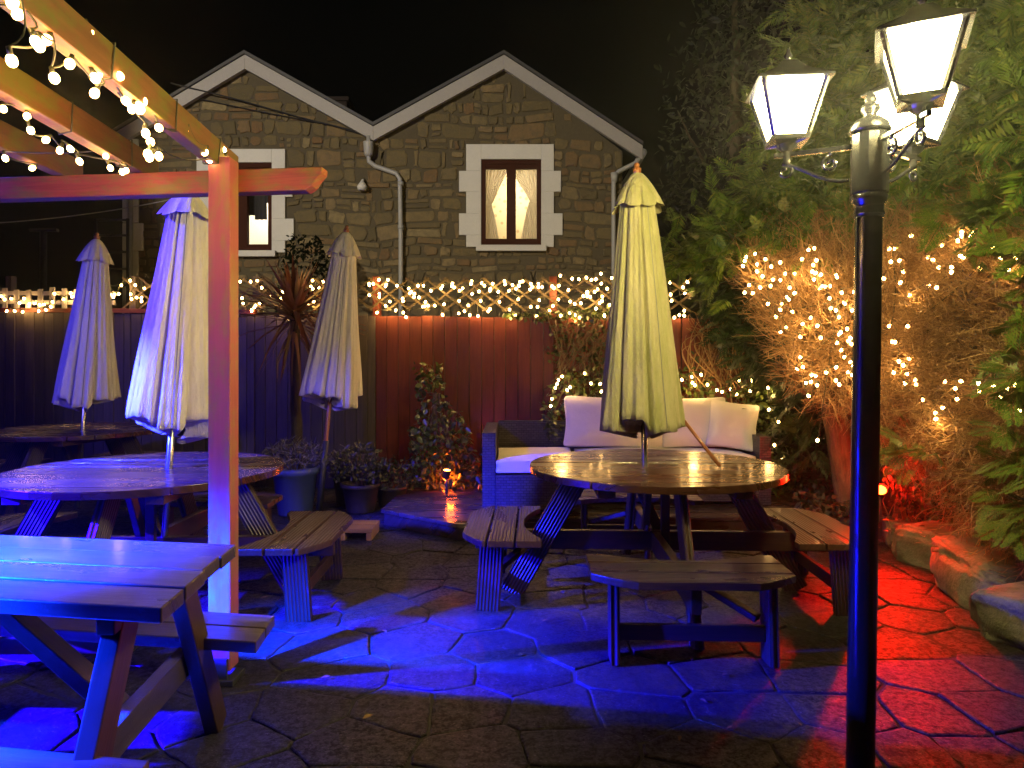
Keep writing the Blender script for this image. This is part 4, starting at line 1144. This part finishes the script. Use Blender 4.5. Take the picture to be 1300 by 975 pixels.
def twig_tpl():
    m = 5; p = np.zeros(3); d = np.array([1., 0, 0]); pts = [p.copy()]
    for i in range(m - 1):
        d = d + rng.normal(0, .2, 3); d /= np.linalg.norm(d); p = p + d / (m - 1); pts.append(p.copy())
    Vv = []
    for i, q in enumerate(pts):
        r = .014 * (1 - .7 * i / (m - 1))
        for a_ in (0, 2.1, 4.2): Vv.append(q + np.array([0, cos(a_) * r, sin(a_) * r]))
    Ff = [(i * 3 + k_, i * 3 + (k_ + 1) % 3, i * 3 + 3 + (k_ + 1) % 3, i * 3 + 3 + k_) for i in range(m - 1) for k_ in range(3)]
    V, Fq = np.array(Vv), np.array(Ff)
    # two side twiglets
    Vo, Fo = [V], [Fq]; base = len(V)
    for i in (1, 2, 3):
        dd = rng.normal(0, .5, 3) + np.array([.8, 0, 0]); dd /= np.linalg.norm(dd)
        s = .38 * (1 - i * .12)
        e = pts[i]; q1, q2 = e + dd * s * .5 + rng.normal(0, .03, 3), e + dd * s
        nn = np.cross(dd, [0, 0, 1.]); nn /= np.linalg.norm(nn) + 1e-6; bb = np.cross(nn, dd)
        vv = []
        for q, r in ((e, .008), (q1, .0065), (q2, .003)):
            for a_ in (0, 2.1, 4.2): vv.append(q + (nn * cos(a_) + bb * sin(a_)) * r)
        Vo.append(np.array(vv)); Fo.append(np.array([(j * 3 + k_, j * 3 + (k_ + 1) % 3, j * 3 + 3 + (k_ + 1) % 3, j * 3 + 3 + k_) for j in range(2) for k_ in range(3)]) + base); base += 9
    return np.vstack(Vo), np.vstack(Fo)
def twigs(name, pts, dirs, size, mat, parent, var=.4):
    Vs, Fs, base = [], [], 0; T = 8; idx = rng.integers(0, T, len(pts))
    for k_ in range(T):
        tv, tf = twig_tpl(); sel = idx == k_; m = sel.sum()
        if not m: continue
        V, Fq = scatter(tv, tf, pts[sel], frames(dirs[sel], rng.uniform(-3, 3, m), size * (1 + rng.uniform(-var, var, m))))
        Vs.append(V); Fs.append(Fq + base); base += len(V)
    return link(name, np_mesh(name, np.vstack(Vs), np.vstack(Fs), mat), parent)
def clumpy(pts, n, r):
    """add clumps round a third of the points"""
    c = pts[rng.integers(0, len(pts), n)]
    return np.vstack([pts, c + rng.normal(0, r, (n, 3))])
def limb(b, p0, p1, r0, r1, wob=.06, n=9, seg=9):
    p0, p1 = Vector(p0), Vector(p1); L = (p1 - p0).length
    b.tube([p0.lerp(p1, i / seg) + Vector((U(-1, 1), U(-1, 1), U(-1, 1))) * wob * L * .25 * sin(pi * i / seg) for i in range(seg + 1)], [lerp(r0, r1, i / seg) for i in range(seg + 1)], n)

# ------------------------------------------------------------------ conifers at the right
tk = P(1075, 640, 5.55); tk.z = .05
CA = thing('conifer_tree', 'conifer with a bare trunk and brown twigs behind the street lamp', 'tree', tk, 0, 'overgrown conifers at the right')
b = MB()
limb(b, (.06, 0, -.05), P(1052, 490, 5.45) - tk, .105, .085, .02); limb(b, P(1052, 490, 5.45) - tk, P(1120, 250, 5.7) - tk, .085, .06, .05); limb(b, P(1120, 250, 5.7) - tk, P(1150, -150, 6.0) - tk, .06, .02, .05)
limb(b, P(1055, 510, 5.45) - tk, P(1000, 488, 5.2) - tk, .03, .012, .1, 7, 6)
for q0, q1 in (((1055, 480), (960, 340)), ((1060, 470), (1020, 310)), ((1080, 430), (1130, 300)), ((1060, 490), (1180, 420)), ((1080, 430), (950, 250)), ((1100, 330), (1000, 200))):
    limb(b, P(*q0, 5.45) - tk, P(*q1, tree_y(q1[0]) + .1) - tk, .035, .01, .12, 6)
b.build('trunk', M['bark'], CA, True)
org = np.array(tuple(tk))
# brown twigs
pa = [(945, 322), (1010, 285), (1130, 255), (1180, 300), (1190, 600), (1150, 590), (1110, 545), (1060, 515), (1010, 480), (975, 410), (950, 360)]
pts = pts_in(pa, 4600, -.12, .55, lambda x, y: tree_y(x)) 
src = np.array(tuple(P(1075, 470, 5.6)))
dirs = pts - src; dirs /= np.linalg.norm(dirs, axis=1, keepdims=True); dirs += rng.normal(0, .45, dirs.shape) + np.array([-.1, -.25, .15])
twigs('bare_twigs', pts - org, dirs, .26, M['twig'], CA)
# green crown
pg = [(850, 335), (880, 285), (930, 245), (960, 215), (985, 120), (1010, 20), (1060, -80), (1215, -80), (1215, 240), (1130, 258), (1010, 290), (945, 325), (905, 350)]
pts = pts_in(pg, 1700, -.25, .5, lambda x, y: tree_y(x) + .35 * (y < 120) + .1); pts = clumpy(pts, 1500, .13)
dirs = rng.normal(0, .5, pts.shape) + np.array([-.55, -.75, -.28])
fronds('crown', pts - org, dirs, .24, M['conifer'], CA)
pd = [(865, 300), (960, 310), (985, 400), (1010, 480), (1045, 540), (1020, 600), (992, 500), (900, 425)]
pts = pts_in(pd, 420, .25, .9, lambda x, y: tree_y(x) + .3)
fronds('shaded_foliage', pts - org, rng.normal(0, .5, pts.shape) + np.array([-.5, -.5, -.4]), .26, M['conifer_shaded'], CA)
tb = Vector((3.45, 4.7, .1))
CB = thing('conifer_tree', 'nearer conifer with bright green sprays at the right edge', 'tree', tb, 0, 'overgrown conifers at the right')
orgb = np.array(tuple(tb)); b = MB()
limb(b, (0, 0, -.1), (.05, .05, 2.2), .12, .08, .04); limb(b, (.05, .05, 2.2), (0, 0, 5.2), .08, .02, .04)
for px, py in ((1210, 380), (1250, 520), (1230, 300), (1290, 600), (1260, 640), (1200, 600), (1180, 450)):
    limb(b, (0, 0, U(.4, 1.6)), P(px, py, tree_y(px) + .15) - tb, .03, .008, .15, 6)
b.build('trunk', M['bark'], CB, True)
pb = [(1140, 255), (1200, 250), (1280, 215), (1350, 250), (1350, 760), (1290, 700), (1230, 655), (1195, 600), (1180, 560), (1160, 400)]
pts = pts_in(pb, 5000, -.12, .55, lambda x, y: tree_y(x))
srcb = np.array(tuple(P(1300, 480, 4.9)))
dirs = pts - srcb; dirs /= np.linalg.norm(dirs, axis=1, keepdims=True); dirs += rng.normal(0, .4, dirs.shape) + np.array([-.45, -.2, .05])
twigs('bare_twigs', pts - orgb, dirs, .26, M['twig'], CB)
pc = [(1190, -80), (1400, -80), (1400, 320), (1330, 230), (1280, 235), (1220, 250), (1150, 255), (1165, 150)]
pts = pts_in(pc, 900, -.25, .5, lambda x, y: tree_y(x)); pts = clumpy(pts, 800, .12)
fronds('crown', pts - orgb, rng.normal(0, .45, pts.shape) + np.array([-.6, -.7, -.3]), .25, M['conifer'], CB)
low = []
for (x0, x1, y0, y1, n_) in ((1240, 1330, 235, 330, 46), (1280, 1330, 430, 490, 16), (1262, 1330, 535, 600, 22), (1262, 1330, 622, 668, 16), (1190, 1240, 265, 300, 7), (1130, 1190, 560, 600, 7), (1285, 1330, 330, 420, 8), (1120, 1160, 535, 590, 8)):
    for _ in range(n_):
        x = U(x0, x1); low.append(tuple(P(x, U(y0, y1), tree_y(x) - U(.1, .35))))
low = np.array(low)
fronds('spray', low - orgb, rng.normal(0, .35, low.shape) + np.array([-.85, -.45, -.15]), .22, M['conifer'], CB, two=True)

# dark broadleaf tree further back
tc = Vector((2.6, 8.2, 0))
CC = thing('evergreen_tree', 'tall dark broadleaf evergreen rising behind the hedge, right of the house', 'tree', tc)
b = MB(); limb(b, (0, 0, 0), (.05, 0, 3.0), .14, .09, .03); limb(b, (.05, 0, 3.0), (.1, 0, 6.2), .09, .02, .04)
for _ in range(9): limb(b, (0, 0, U(2, 4.5)), (U(-.9, .9), U(-.5, .5), U(3, 6)), .03, .008, .1, 6)
b.build('trunk', M['darkbark'], CC, True)
pe = [(838, 270), (850, 150), (872, 60), (905, -40), (1080, -60), (1060, 260), (960, 330), (890, 330)]
pts = pts_in(pe, 1700, -.5, .6, lambda x, y: 8.1); pts = clumpy(pts, 2200, .16)
leaves('crown', pts - np.array(tuple(tc)), .10, M['laurel'], CC, .42, .2)

# ------------------------------------------------------------------ ivy bank, climbers
def plant(name, label, cat, loc, group=None): return thing(name, label, cat, loc, 0, group), np.array(tuple(loc))
t, o = plant('ivy_hedge', 'bank of ivy strung with lights behind the sofa', 'ivy', Vector((1.2, 6.55, 0)))
pi_ = [(690, 520), (705, 480), (740, 468), (800, 478), (880, 470), (945, 480), (985, 500), (1010, 560), (1018, 640), (985, 640), (960, 560), (900, 560), (690, 560)]
pts = pts_in(pi_, 1500, -.16, .12, lambda x, y: 6.55 if x < 940 else 6.25); pts = clumpy(pts, 1700, .05)
leaves('foliage', pts - o, .055, M['ivy'], t, .75, .3, (-.1, -.6, 0))
b = MB()
for _ in range(26):
    x = U(.4, 2.5); b.tube([Vector((x + U(-.05, .05), 6.5 + U(-.05, .05), i * .22)) - Vector(o) + Vector((U(-.05, .05), 0, 0)) for i in range(6)], .006, 5)
b.build('stem', M['bark'], t)
t, o = plant('ivy_climber', 'ragged ivy creeping over the top of the red fence left of the parasol', 'ivy', Vector((.62, 6.72, 0)))
pts = np.vstack([pts_in([(655, 396), (690, 402), (775, 400), (785, 470), (765, 490), (745, 445), (705, 432), (690, 412), (665, 405)], 420, -.09, -.02, lambda x, y: fence_y(x)),
                 pts_in([(640, 396), (780, 392), (780, 406), (640, 404)], 200, -.07, .03, lambda x, y: fence_y(x)),
                 pts_in([(690, 440), (735, 430), (760, 470), (700, 475)], 90, -.09, -.02, lambda x, y: fence_y(x))])
leaves('foliage', pts - o, .05, M['ivy'], t, .75, .4, (0, -.6, 0))
b = MB()
for _ in range(30):
    q = P(U(700, 780), U(470, 500), 6.62); r_ = P(U(690, 785), U(398, 430), 6.66)
    b.tube([q.lerp(r_, i / 6) + Vector((U(-.03, .03), U(-.03, 0), U(-.02, .02))) - Vector(o) for i in range(7)], .004, 4)
b.build('stem', M['bark'], t)
t, o = plant('bare_vine', 'tangle of bare curling vine stems between the parasol and the dark hedge', 'vine', Vector((1.85, 6.5, 0)))
b = MB()
for _ in range(60):
    q = P(U(872, 950), U(455, 500), 6.5 + U(-.1, .1)); r_ = P(U(870, 960), U(395, 440), 6.5 + U(-.15, .1)); bow = Vector((U(-.22, .22), U(-.1, .05), U(0, .15)))
    b.tube([q.lerp(r_, i / 8) + bow * sin(pi * i / 8) - Vector(o) for i in range(9)], [.006 * (1 - .07 * i) for i in range(9)], 5)
for _ in range(8):
    q = P(U(880, 950), 500, 6.5); b.tube([Vector((q.x, q.y, z)) - Vector(o) + Vector((U(-.03, .03), 0, 0)) for z in (0, .3, .6, .9, 1.1)], .008, 5)
b.build('stem', M['twig'], t)
pts = pts_in([(870, 395), (960, 410), (960, 480), (880, 480)], 90, -.1, .2, lambda x, y: 6.5)
leaves('foliage', pts - o, .05, M['ivy'], t, .7, .4)
t, o = plant('climbing_shrub', 'dark leafy climber against the red fence with an orange light at its foot', 'shrub', Vector((-.72, 6.55, 0)))
pts = np.vstack([pts_in([(545, 470), (560, 465), (562, 500), (590, 530), (600, 575), (605, 618), (520, 618), (522, 560), (530, 510), (528, 480)], 800, -.18, .12, lambda x, y: 6.6),
                 pts_in([(525, 462), (560, 462), (560, 490), (530, 500)], 60, -.1, .1, lambda x, y: 6.75), pts_in([(520, 540), (612, 575), (612, 625), (515, 622)], 420, -.2, .1, lambda x, y: 6.55)])
leaves('foliage', pts - o, .06, M['ivy'], t, .7, .5, (0, -.4, 0))
b = MB()
for _ in range(16):
    x = U(-.12, .12); b.tube([Vector((x * (1 + .8 * sin(i)), U(-.05, .05), .1 + i * .19)) for i in range(6)], .006, 5)
b.build('stem', M['bark'], t)
t, o = plant('ivy_clump', 'clump of trailing ivy lit red behind the lamp post', 'ivy', Vector((2.85, 5.05, .1)))
pts = np.vstack([pts_in([(1120, 560), (1160, 575), (1195, 600), (1190, 680), (1165, 690), (1140, 640), (1125, 610)], 700, -.05, .25, lambda x, y: 4.95),
                 pts_in([(1150, 600), (1300, 640), (1310, 730), (1260, 710), (1180, 680)], 700, .1, .5, lambda x, y: 4.5)])
leaves('foliage', pts - o, .05, M['ivy'], t, .7, .6, (-.3, -.3, 0))
b = MB()
for _ in range(22):
    q = P(U(1125, 1190), 560, 5.0) - Vector(o); b.tube([Vector((q.x + U(-.04, .04), q.y + U(-.04, .04), q.z * (1 - i / 6))) for i in range(7)], .005, 5)
b.build('stem', M['twig'], t)
t, o = plant('dark_ivy', 'dark undergrowth of ivy around the foot of the conifer trunk', 'ivy', Vector((2.3, 5.9, .1)))
pts = np.vstack([pts_in([(985, 500), (1055, 520), (1060, 655), (1000, 650), (975, 580)], 900, 0, .5, lambda x, y: 5.9), pts_in([(1000, 620), (1090, 640), (1095, 668), (1010, 660)], 250, -.1, .2, lambda x, y: 5.3)])
leaves('foliage', pts - o, .06, M['laurel'], t, .65, .5)
# conical bush behind the fence
t, o = plant('conical_bush', 'small dark bush standing between the fence and the house wall', 'bush', Vector((hx(385) * .9, 10.0, 0)))
pts = []
for _ in range(900):
    z = U(1.0, 3.2); r_ = .42 * sqrt(max(0, 1 - ((z - 2.2) / 1.15) ** 2)); a_ = U(0, 2 * pi); q = sqrt(U(.3, 1)); pts.append((r_ * q * cos(a_), r_ * q * sin(a_), z))
leaves('foliage', np.array(pts), .09, M['shadow_leaf'], t, .5, .2)
b = MB(); limb(b, (0, 0, 0), (0, 0, 2.2), .05, .02); b.build('trunk', M['darkbark'], t, True)

# ------------------------------------------------------------------ cordyline
cb = Vector((-2.07, 6.5, 0))
t = thing('cordyline_palm', 'spiky reddish cordyline palm against the fence', 'palm', cb)
b = MB(); limb(b, (.03, 0, 0), (0, 0, 1.82), .06, .045, .02, 10, 14); b.build('trunk', M['darkbark'], t, True)
bm_v, bm_f = [], []
hd = np.array([0, 0, 1.8])
for i in range(120):
    az = U(0, 2 * pi); el = random.choice([U(.2, 1.45)] * 3 + [U(-.9, .2)]); L = U(.5, .74); w = U(.015, .023); bend = U(.05, .35) if el > 0 else U(.2, .5)
    d = np.array([cos(az) * cos(el), sin(az) * cos(el), sin(el)]); s = np.array([-sin(az), cos(az), 0]); p = hd + np.array([0, 0, U(-.1, .08)]); k_ = len(bm_v)
    for j, (tt, ww) in enumerate(((0, .6), (.3, 1), (.65, .8), (1, .05))):
        q = p + d * L * tt - np.array([0, 0, bend * L * tt * tt]); bm_v += [q - s * w * ww, q + np.array([0, 0, -.006]), q + s * w * ww]
    for j in range(3):
        for e in (0, 1): bm_f.append((k_ + j * 3 + e, k_ + j * 3 + e + 1, k_ + j * 3 + 4 + e, k_ + j * 3 + 3 + e))
link('leaf_crown', np_mesh('leaf_crown', np.array(bm_v), np.array(bm_f), M['cordyline']), t)
bm_v, bm_f = [], []
for i in range(16):
    az = U(0, 2 * pi); s = np.array([-sin(az), cos(az), 0]); d = np.array([cos(az), sin(az), 0]); k_ = len(bm_v); L = U(.35, .6); zz = U(1.55, 1.72)
    for tt in (0, .25, .6, 1):
        q = np.array([0, 0, zz]) + d * (.05 + .16 * sin(tt * 1.9)) - np.array([0, 0, L * tt]); bm_v += [q - s * .013 * (1.1 - tt), q, q + s * .013 * (1.1 - tt)]
    for j in range(3):
        for e in (0, 1): bm_f.append((k_ + j * 3 + e, k_ + j * 3 + e + 1, k_ + j * 3 + 4 + e, k_ + j * 3 + 3 + e))
link('dead_leaves', np_mesh('dead_leaves', np.array(bm_v), np.array(bm_f), M['twig']), t)

# ------------------------------------------------------------------ pots and small things
def pot(label, loc, r, h, mat, plantmat, n, spread, size, ht, stems=True, w=.4, name='potted_plant'):
    t = thing(name, label, 'potted plant', loc, 0, 'potted plants by the fence')
    b = MB(); b.lathe([(r * .7, 0), (r * .74, .02), (r * .95, h * .85), (r * 1.06, h * .87), (r * 1.06, h), (r * .94, h), (r * .9, h * .9), (.01, h * .9)], 28); b.build('pot', mat, t, True)
    pts = []
    for _ in range(n):
        a_ = U(0, 2 * pi); q = sqrt(U(0, 1)) * spread; z = h + ht * (1 - .55 * (q / spread) ** 2) * U(.15, 1); pts.append((q * cos(a_), q * sin(a_), z))
    leaves('foliage', np.array(pts), size, plantmat, t, w, -.5)
    b = MB()
    for _ in range(18):
        a_ = U(0, 2 * pi); q = U(.2, .8) * spread; b.tube([(0.2 * q * cos(a_), .2 * q * sin(a_), h * .88), (q * .6 * cos(a_), q * .6 * sin(a_), h + ht * .4), (q * cos(a_), q * sin(a_), h + ht * .75)], .004, 4)
    b.build('stem', M['bark'], t)
    return t
pot('grey-leaved lavender in a tall pot with blue light painted on, left of the slim parasol', P(375, 462, 6.05) - Vector((0, 0, CAMH)), .2, .42, M['pot'], M['lavender'], 650, .3, .07, .24, w=.16)
pot('olive-leaved shrub in a round dark pot right of the slim parasol', P(458, 462, 6.15) - Vector((0, 0, CAMH)), .17, .26, M['darkpot'], M['shrubleaf'], 600, .27, .05, .36, w=.5)
pot('low bushy plant in a dark pot beside the climbing shrub', P(497, 462, 6.35) - Vector((0, 0, CAMH)), .15, .2, M['darkpot'], M['shrubleaf'], 420, .25, .05, .26, w=.5)
pot('small pale-flowered plant in a dark pot in front of the fence', P(440, 462, 6.5) - Vector((0, 0, CAMH)), .13, .3, M['darkpot'], M['lavender'], 300, .2, .05, .26, w=.3)
t = thing('timber_step', 'short pale two-board timber block lying on the paving by the bench', 'timber block', P(457, 462, 5.28) - Vector((0, 0, CAMH)))
b = MB()
for i in range(2): b.box((0, -.08 + i * .155, .075), (.25, .145, .03))
for sx in (-.1, .1): b.box((sx, 0, .03), (.04, .3, .058), L=(0, 1, 0))
b.build('board', M['palelog'], t, bevel=.004)

# boulders edging the bed
def boulder(label, c, s, seed):
    bb = bmesh.new(); bmesh.ops.create_icosphere(bb, subdivisions=5, radius=1)
    for v_ in bb.verts:
        p = v_.co.copy(); f = 1 + .13 * noise.noise(p * 1.1 + Vector((seed, 0, 0))) + .09 * noise.noise(p * 3 + Vector((0, seed, 0))) + .04 * noise.noise(p * 8)
        q = Vector([math.copysign(abs(a_) ** .5, a_) for a_ in p]) * f
        v_.co = Vector((q.x * s[0], q.y * s[1], q.z * s[2]))
    me = bpy.data.meshes.new('boulder'); bb.to_mesh(me); bb.free(); me.materials.append(M['boulder']); me.polygons.foreach_set('use_smooth', [True] * len(me.polygons))
    o = link('boulder', me); o.location = c; o.rotation_euler = (U(-.1, .1), U(-.1, .1), U(-.5, .5)); tag(o, label, 'boulder', 'boulders edging the soil bed'); return o
boulder('mossy boulder nearest the camera at the right edge', (2.58, 3.22, .10), (.24, .3, .15), 3)
boulder('wide flat-topped boulder in the middle of the row', (2.72, 3.86, .12), (.24, .36, .145), 9)
boulder('low boulder lit red on top, behind the flat-topped one', (2.85, 4.5, .1), (.18, .28, .14), 15)
boulder('small boulder farthest back, near the red spotlight', (2.86, 5.0, .08), (.12, .18, .11), 21)
boulder('small stone beside the deck by the conifer trunk', (2.55, 5.45, .1), (.13, .12, .1), 27)

# fallen leaves and salt-like grit
pts = np.array([(U(-1.5, 2.1), U(2.4, 5), .006) for _ in range(46)] + [(U(2.4, 3.2), U(3, 5.4), .25) for _ in range(120)])
d = rng.normal(0, 1, pts.shape); d[:, 2] *= .08
tv, tf = leaf_tpl(.5, .1); V, Fq = scatter(tv, tf, pts, frames(d, rng.normal(0, .2, len(pts)), rng.uniform(.025, .05, len(pts))))
lv = link('fallen_leaves', np_mesh('fallen_leaves', V, Fq, M['deadleaf'])); lv['kind'] = 'stuff'; lv['label'] = 'fallen dead leaves scattered on the paving and bed'; lv['category'] = 'leaves'

# ------------------------------------------------------------------ garden spotlights
def spotlight(label, loc, aim, mat):
    t = thing('garden_spotlight', label, 'spotlight', loc)
    q = Vector(aim).normalized().to_track_quat('Z', 'Y')
    b = MB(); b.tube([(0, 0, -.22), (0, 0, -.045)], .009, 8); b.build('spike', M['darkmetal'], t, True)
    b = MB(); b.lathe([(.012, -.06), (.032, -.045), (.04, .02), (.044, .024), (.044, .034), (.038, .034), (.034, .008)], 20); o = b.build('housing', M['darkmetal'], t, True); o.rotation_mode = 'QUATERNION'; o.rotation_quaternion = q
    b = MB(); b.lathe([(.034, .012), (.036, .018), (.001, .026)], 20); o = b.build('lens', M[mat], t, True); o.rotation_mode = 'QUATERNION'; o.rotation_quaternion = q
spotlight('small garden spotlight glowing red by the ivy behind the lamp post', (2.635, 4.88, .42), (-.35, -.7, .5), 'red_lamp')
spotlight('small garden spotlight glowing orange at the foot of the climbing shrub', (-.60, 6.28, DZ + .2), (.1, -.25, .9), 'orange_lamp')

# ------------------------------------------------------------------ lights
def lamp(name, kind, loc, col, power, size=.05, aim=None, spot=None, blend=.5):
    l = bpy.data.lights.new(name, kind); l.color = col; l.energy = power
    if kind in ('POINT', 'SPOT'): l.shadow_soft_size = size
    o = bpy.data.objects.new(name, l); COL.objects.link(o); o.location = loc
    if kind == 'SPOT': l.spot_size = R(spot); l.spot_blend = blend
    if aim is not None:
        o.rotation_mode = 'QUATERNION'; o.rotation_quaternion = (Vector(aim) - Vector(loc)).to_track_quat('-Z', 'Y')
    return o
lamp('blue_floodlight', 'SPOT', (-11, .8, 4.4), (.008, .001, 1), 820000, .08, (-3.5, 2.28, 0), 22.5, 1.0)
lamp('pergola_blue_light', 'SPOT', (-3.0, 3.0, 2.9), (.05, .03, 1), 620, .05, (-2.0, 3.86, 1.62), 56, .5)
lamp('round_table_blue_fill', 'SPOT', (-3.5, 2.95, 1.95), (.01, .015, 1), 14000, .05, (-2.05, 3.86, .7), 46, .7)  # extra unseen spot added to turn the round table top blue
lamp('violet_wash', 'SPOT', (-5.6, 2.7, 2.7), (.08, .06, 1), 560, .06, (-3.95, 6.3, 1.2), 40, .8)
lamp('table_blue_light', 'SPOT', (-4.2, 2.15, 1.6), (.003, .03, 1), 9000, .04, (-1.75, 2.1, .35), 43, .9)
lamp('table_top_blue_fill', 'SPOT', (-2.7, 1.25, 1.85), (.001, .024, 1), 75000, .04, (-1.92, 1.92, .65), 50, 1.0)  # second unseen spot added overhead to brighten the near table top
lamp('red_uplight', 'POINT', (2.62, 4.83, .48), (1, .006, .001), 22, .03)
lamp('red_beam', 'SPOT', (2.60, 4.80, .48), (1, .004, .001), 140, .03, (1.95, 3.6, 0), 84, .9)
lamp('orange_uplight', 'POINT', (-.58, 6.44, DZ + .14), (1, .12, .008), 14, .03)
lamp('security_light', 'SPOT', (-7, -1.5, 5.8), (1, .87, .66), 4800, .15, (-2.0, 11, 4.9), 35, .3)
w = WIN[0]; lamp('room_lamp', 'POINT', ((w[0] + w[1]) / 2 + .1, HYY + .9, w[3] - .1), (1, .82, .5), 70, .1)
w = WIN[1]; lamp('room_lamp', 'POINT', ((w[0] + w[1]) / 2, HYY + .8, w[3] - .2), (1, .86, .6), 110, .1)

# ------------------------------------------------------------------ night sky
wd = bpy.data.worlds.new('World'); SC.world = wd; wd.use_nodes = True; nt = wd.node_tree
bg = nt.nodes['Background']; sky = nt.nodes.new('ShaderNodeTexSky'); sky.sky_type = 'NISHITA'; sky.sun_disc = False; sky.sun_elevation = R(3); sky.sun_rotation = R(200)
nt.links.new(sky.outputs[0], bg.inputs[0]); bg.inputs[1].default_value = .0006

# ------------------------------------------------------------------ haze
hm = bpy.data.materials.new('night haze'); hm.use_nodes = True; n_ = hm.node_tree; n_.nodes.clear()
v_ = n_.nodes.new('ShaderNodeVolumePrincipled'); o_ = n_.nodes.new('ShaderNodeOutputMaterial')
v_.inputs['Color'].default_value = (.9, .9, .9, 1); v_.inputs['Density'].default_value = .0019; v_.inputs['Anisotropy'].default_value = .86
n_.links.new(v_.outputs[0], o_.inputs['Volume'])
b = MB(); b.box((0, 30, 5), (130, 108, 12)); hzo = b.build('haze', hm); hzo['kind'] = 'stuff'; hzo['label'] = 'thin damp night haze hanging over the garden'; hzo['category'] = 'haze'

# ------------------------------------------------------------------ camera
cam = bpy.data.cameras.new('camera'); co = bpy.data.objects.new('camera', cam); COL.objects.link(co)
co.location = (0, 0, CAMH); co.rotation_euler = (R(90), 0, 0)
cam.sensor_width = 36; cam.lens = F / 1300 * 36; cam.shift_y = -25.5 / 1300; cam.clip_start = .05; cam.clip_end = 500
SC.camera = co

SC.view_settings.view_transform = 'Standard'; SC.view_settings.look = 'None'; SC.view_settings.exposure = 0; SC.view_settings.gamma = 1
SC.render.engine = 'CYCLES'
cy = SC.cycles; cy.use_denoising = True; cy.max_bounces = 6; cy.diffuse_bounces = 3; cy.glossy_bounces = 3; cy.transmission_bounces = 4; cy.transparent_max_bounces = 8
cy.sample_clamp_indirect = 4; cy.caustics_reflective = False; cy.caustics_refractive = False; cy.use_light_tree = True
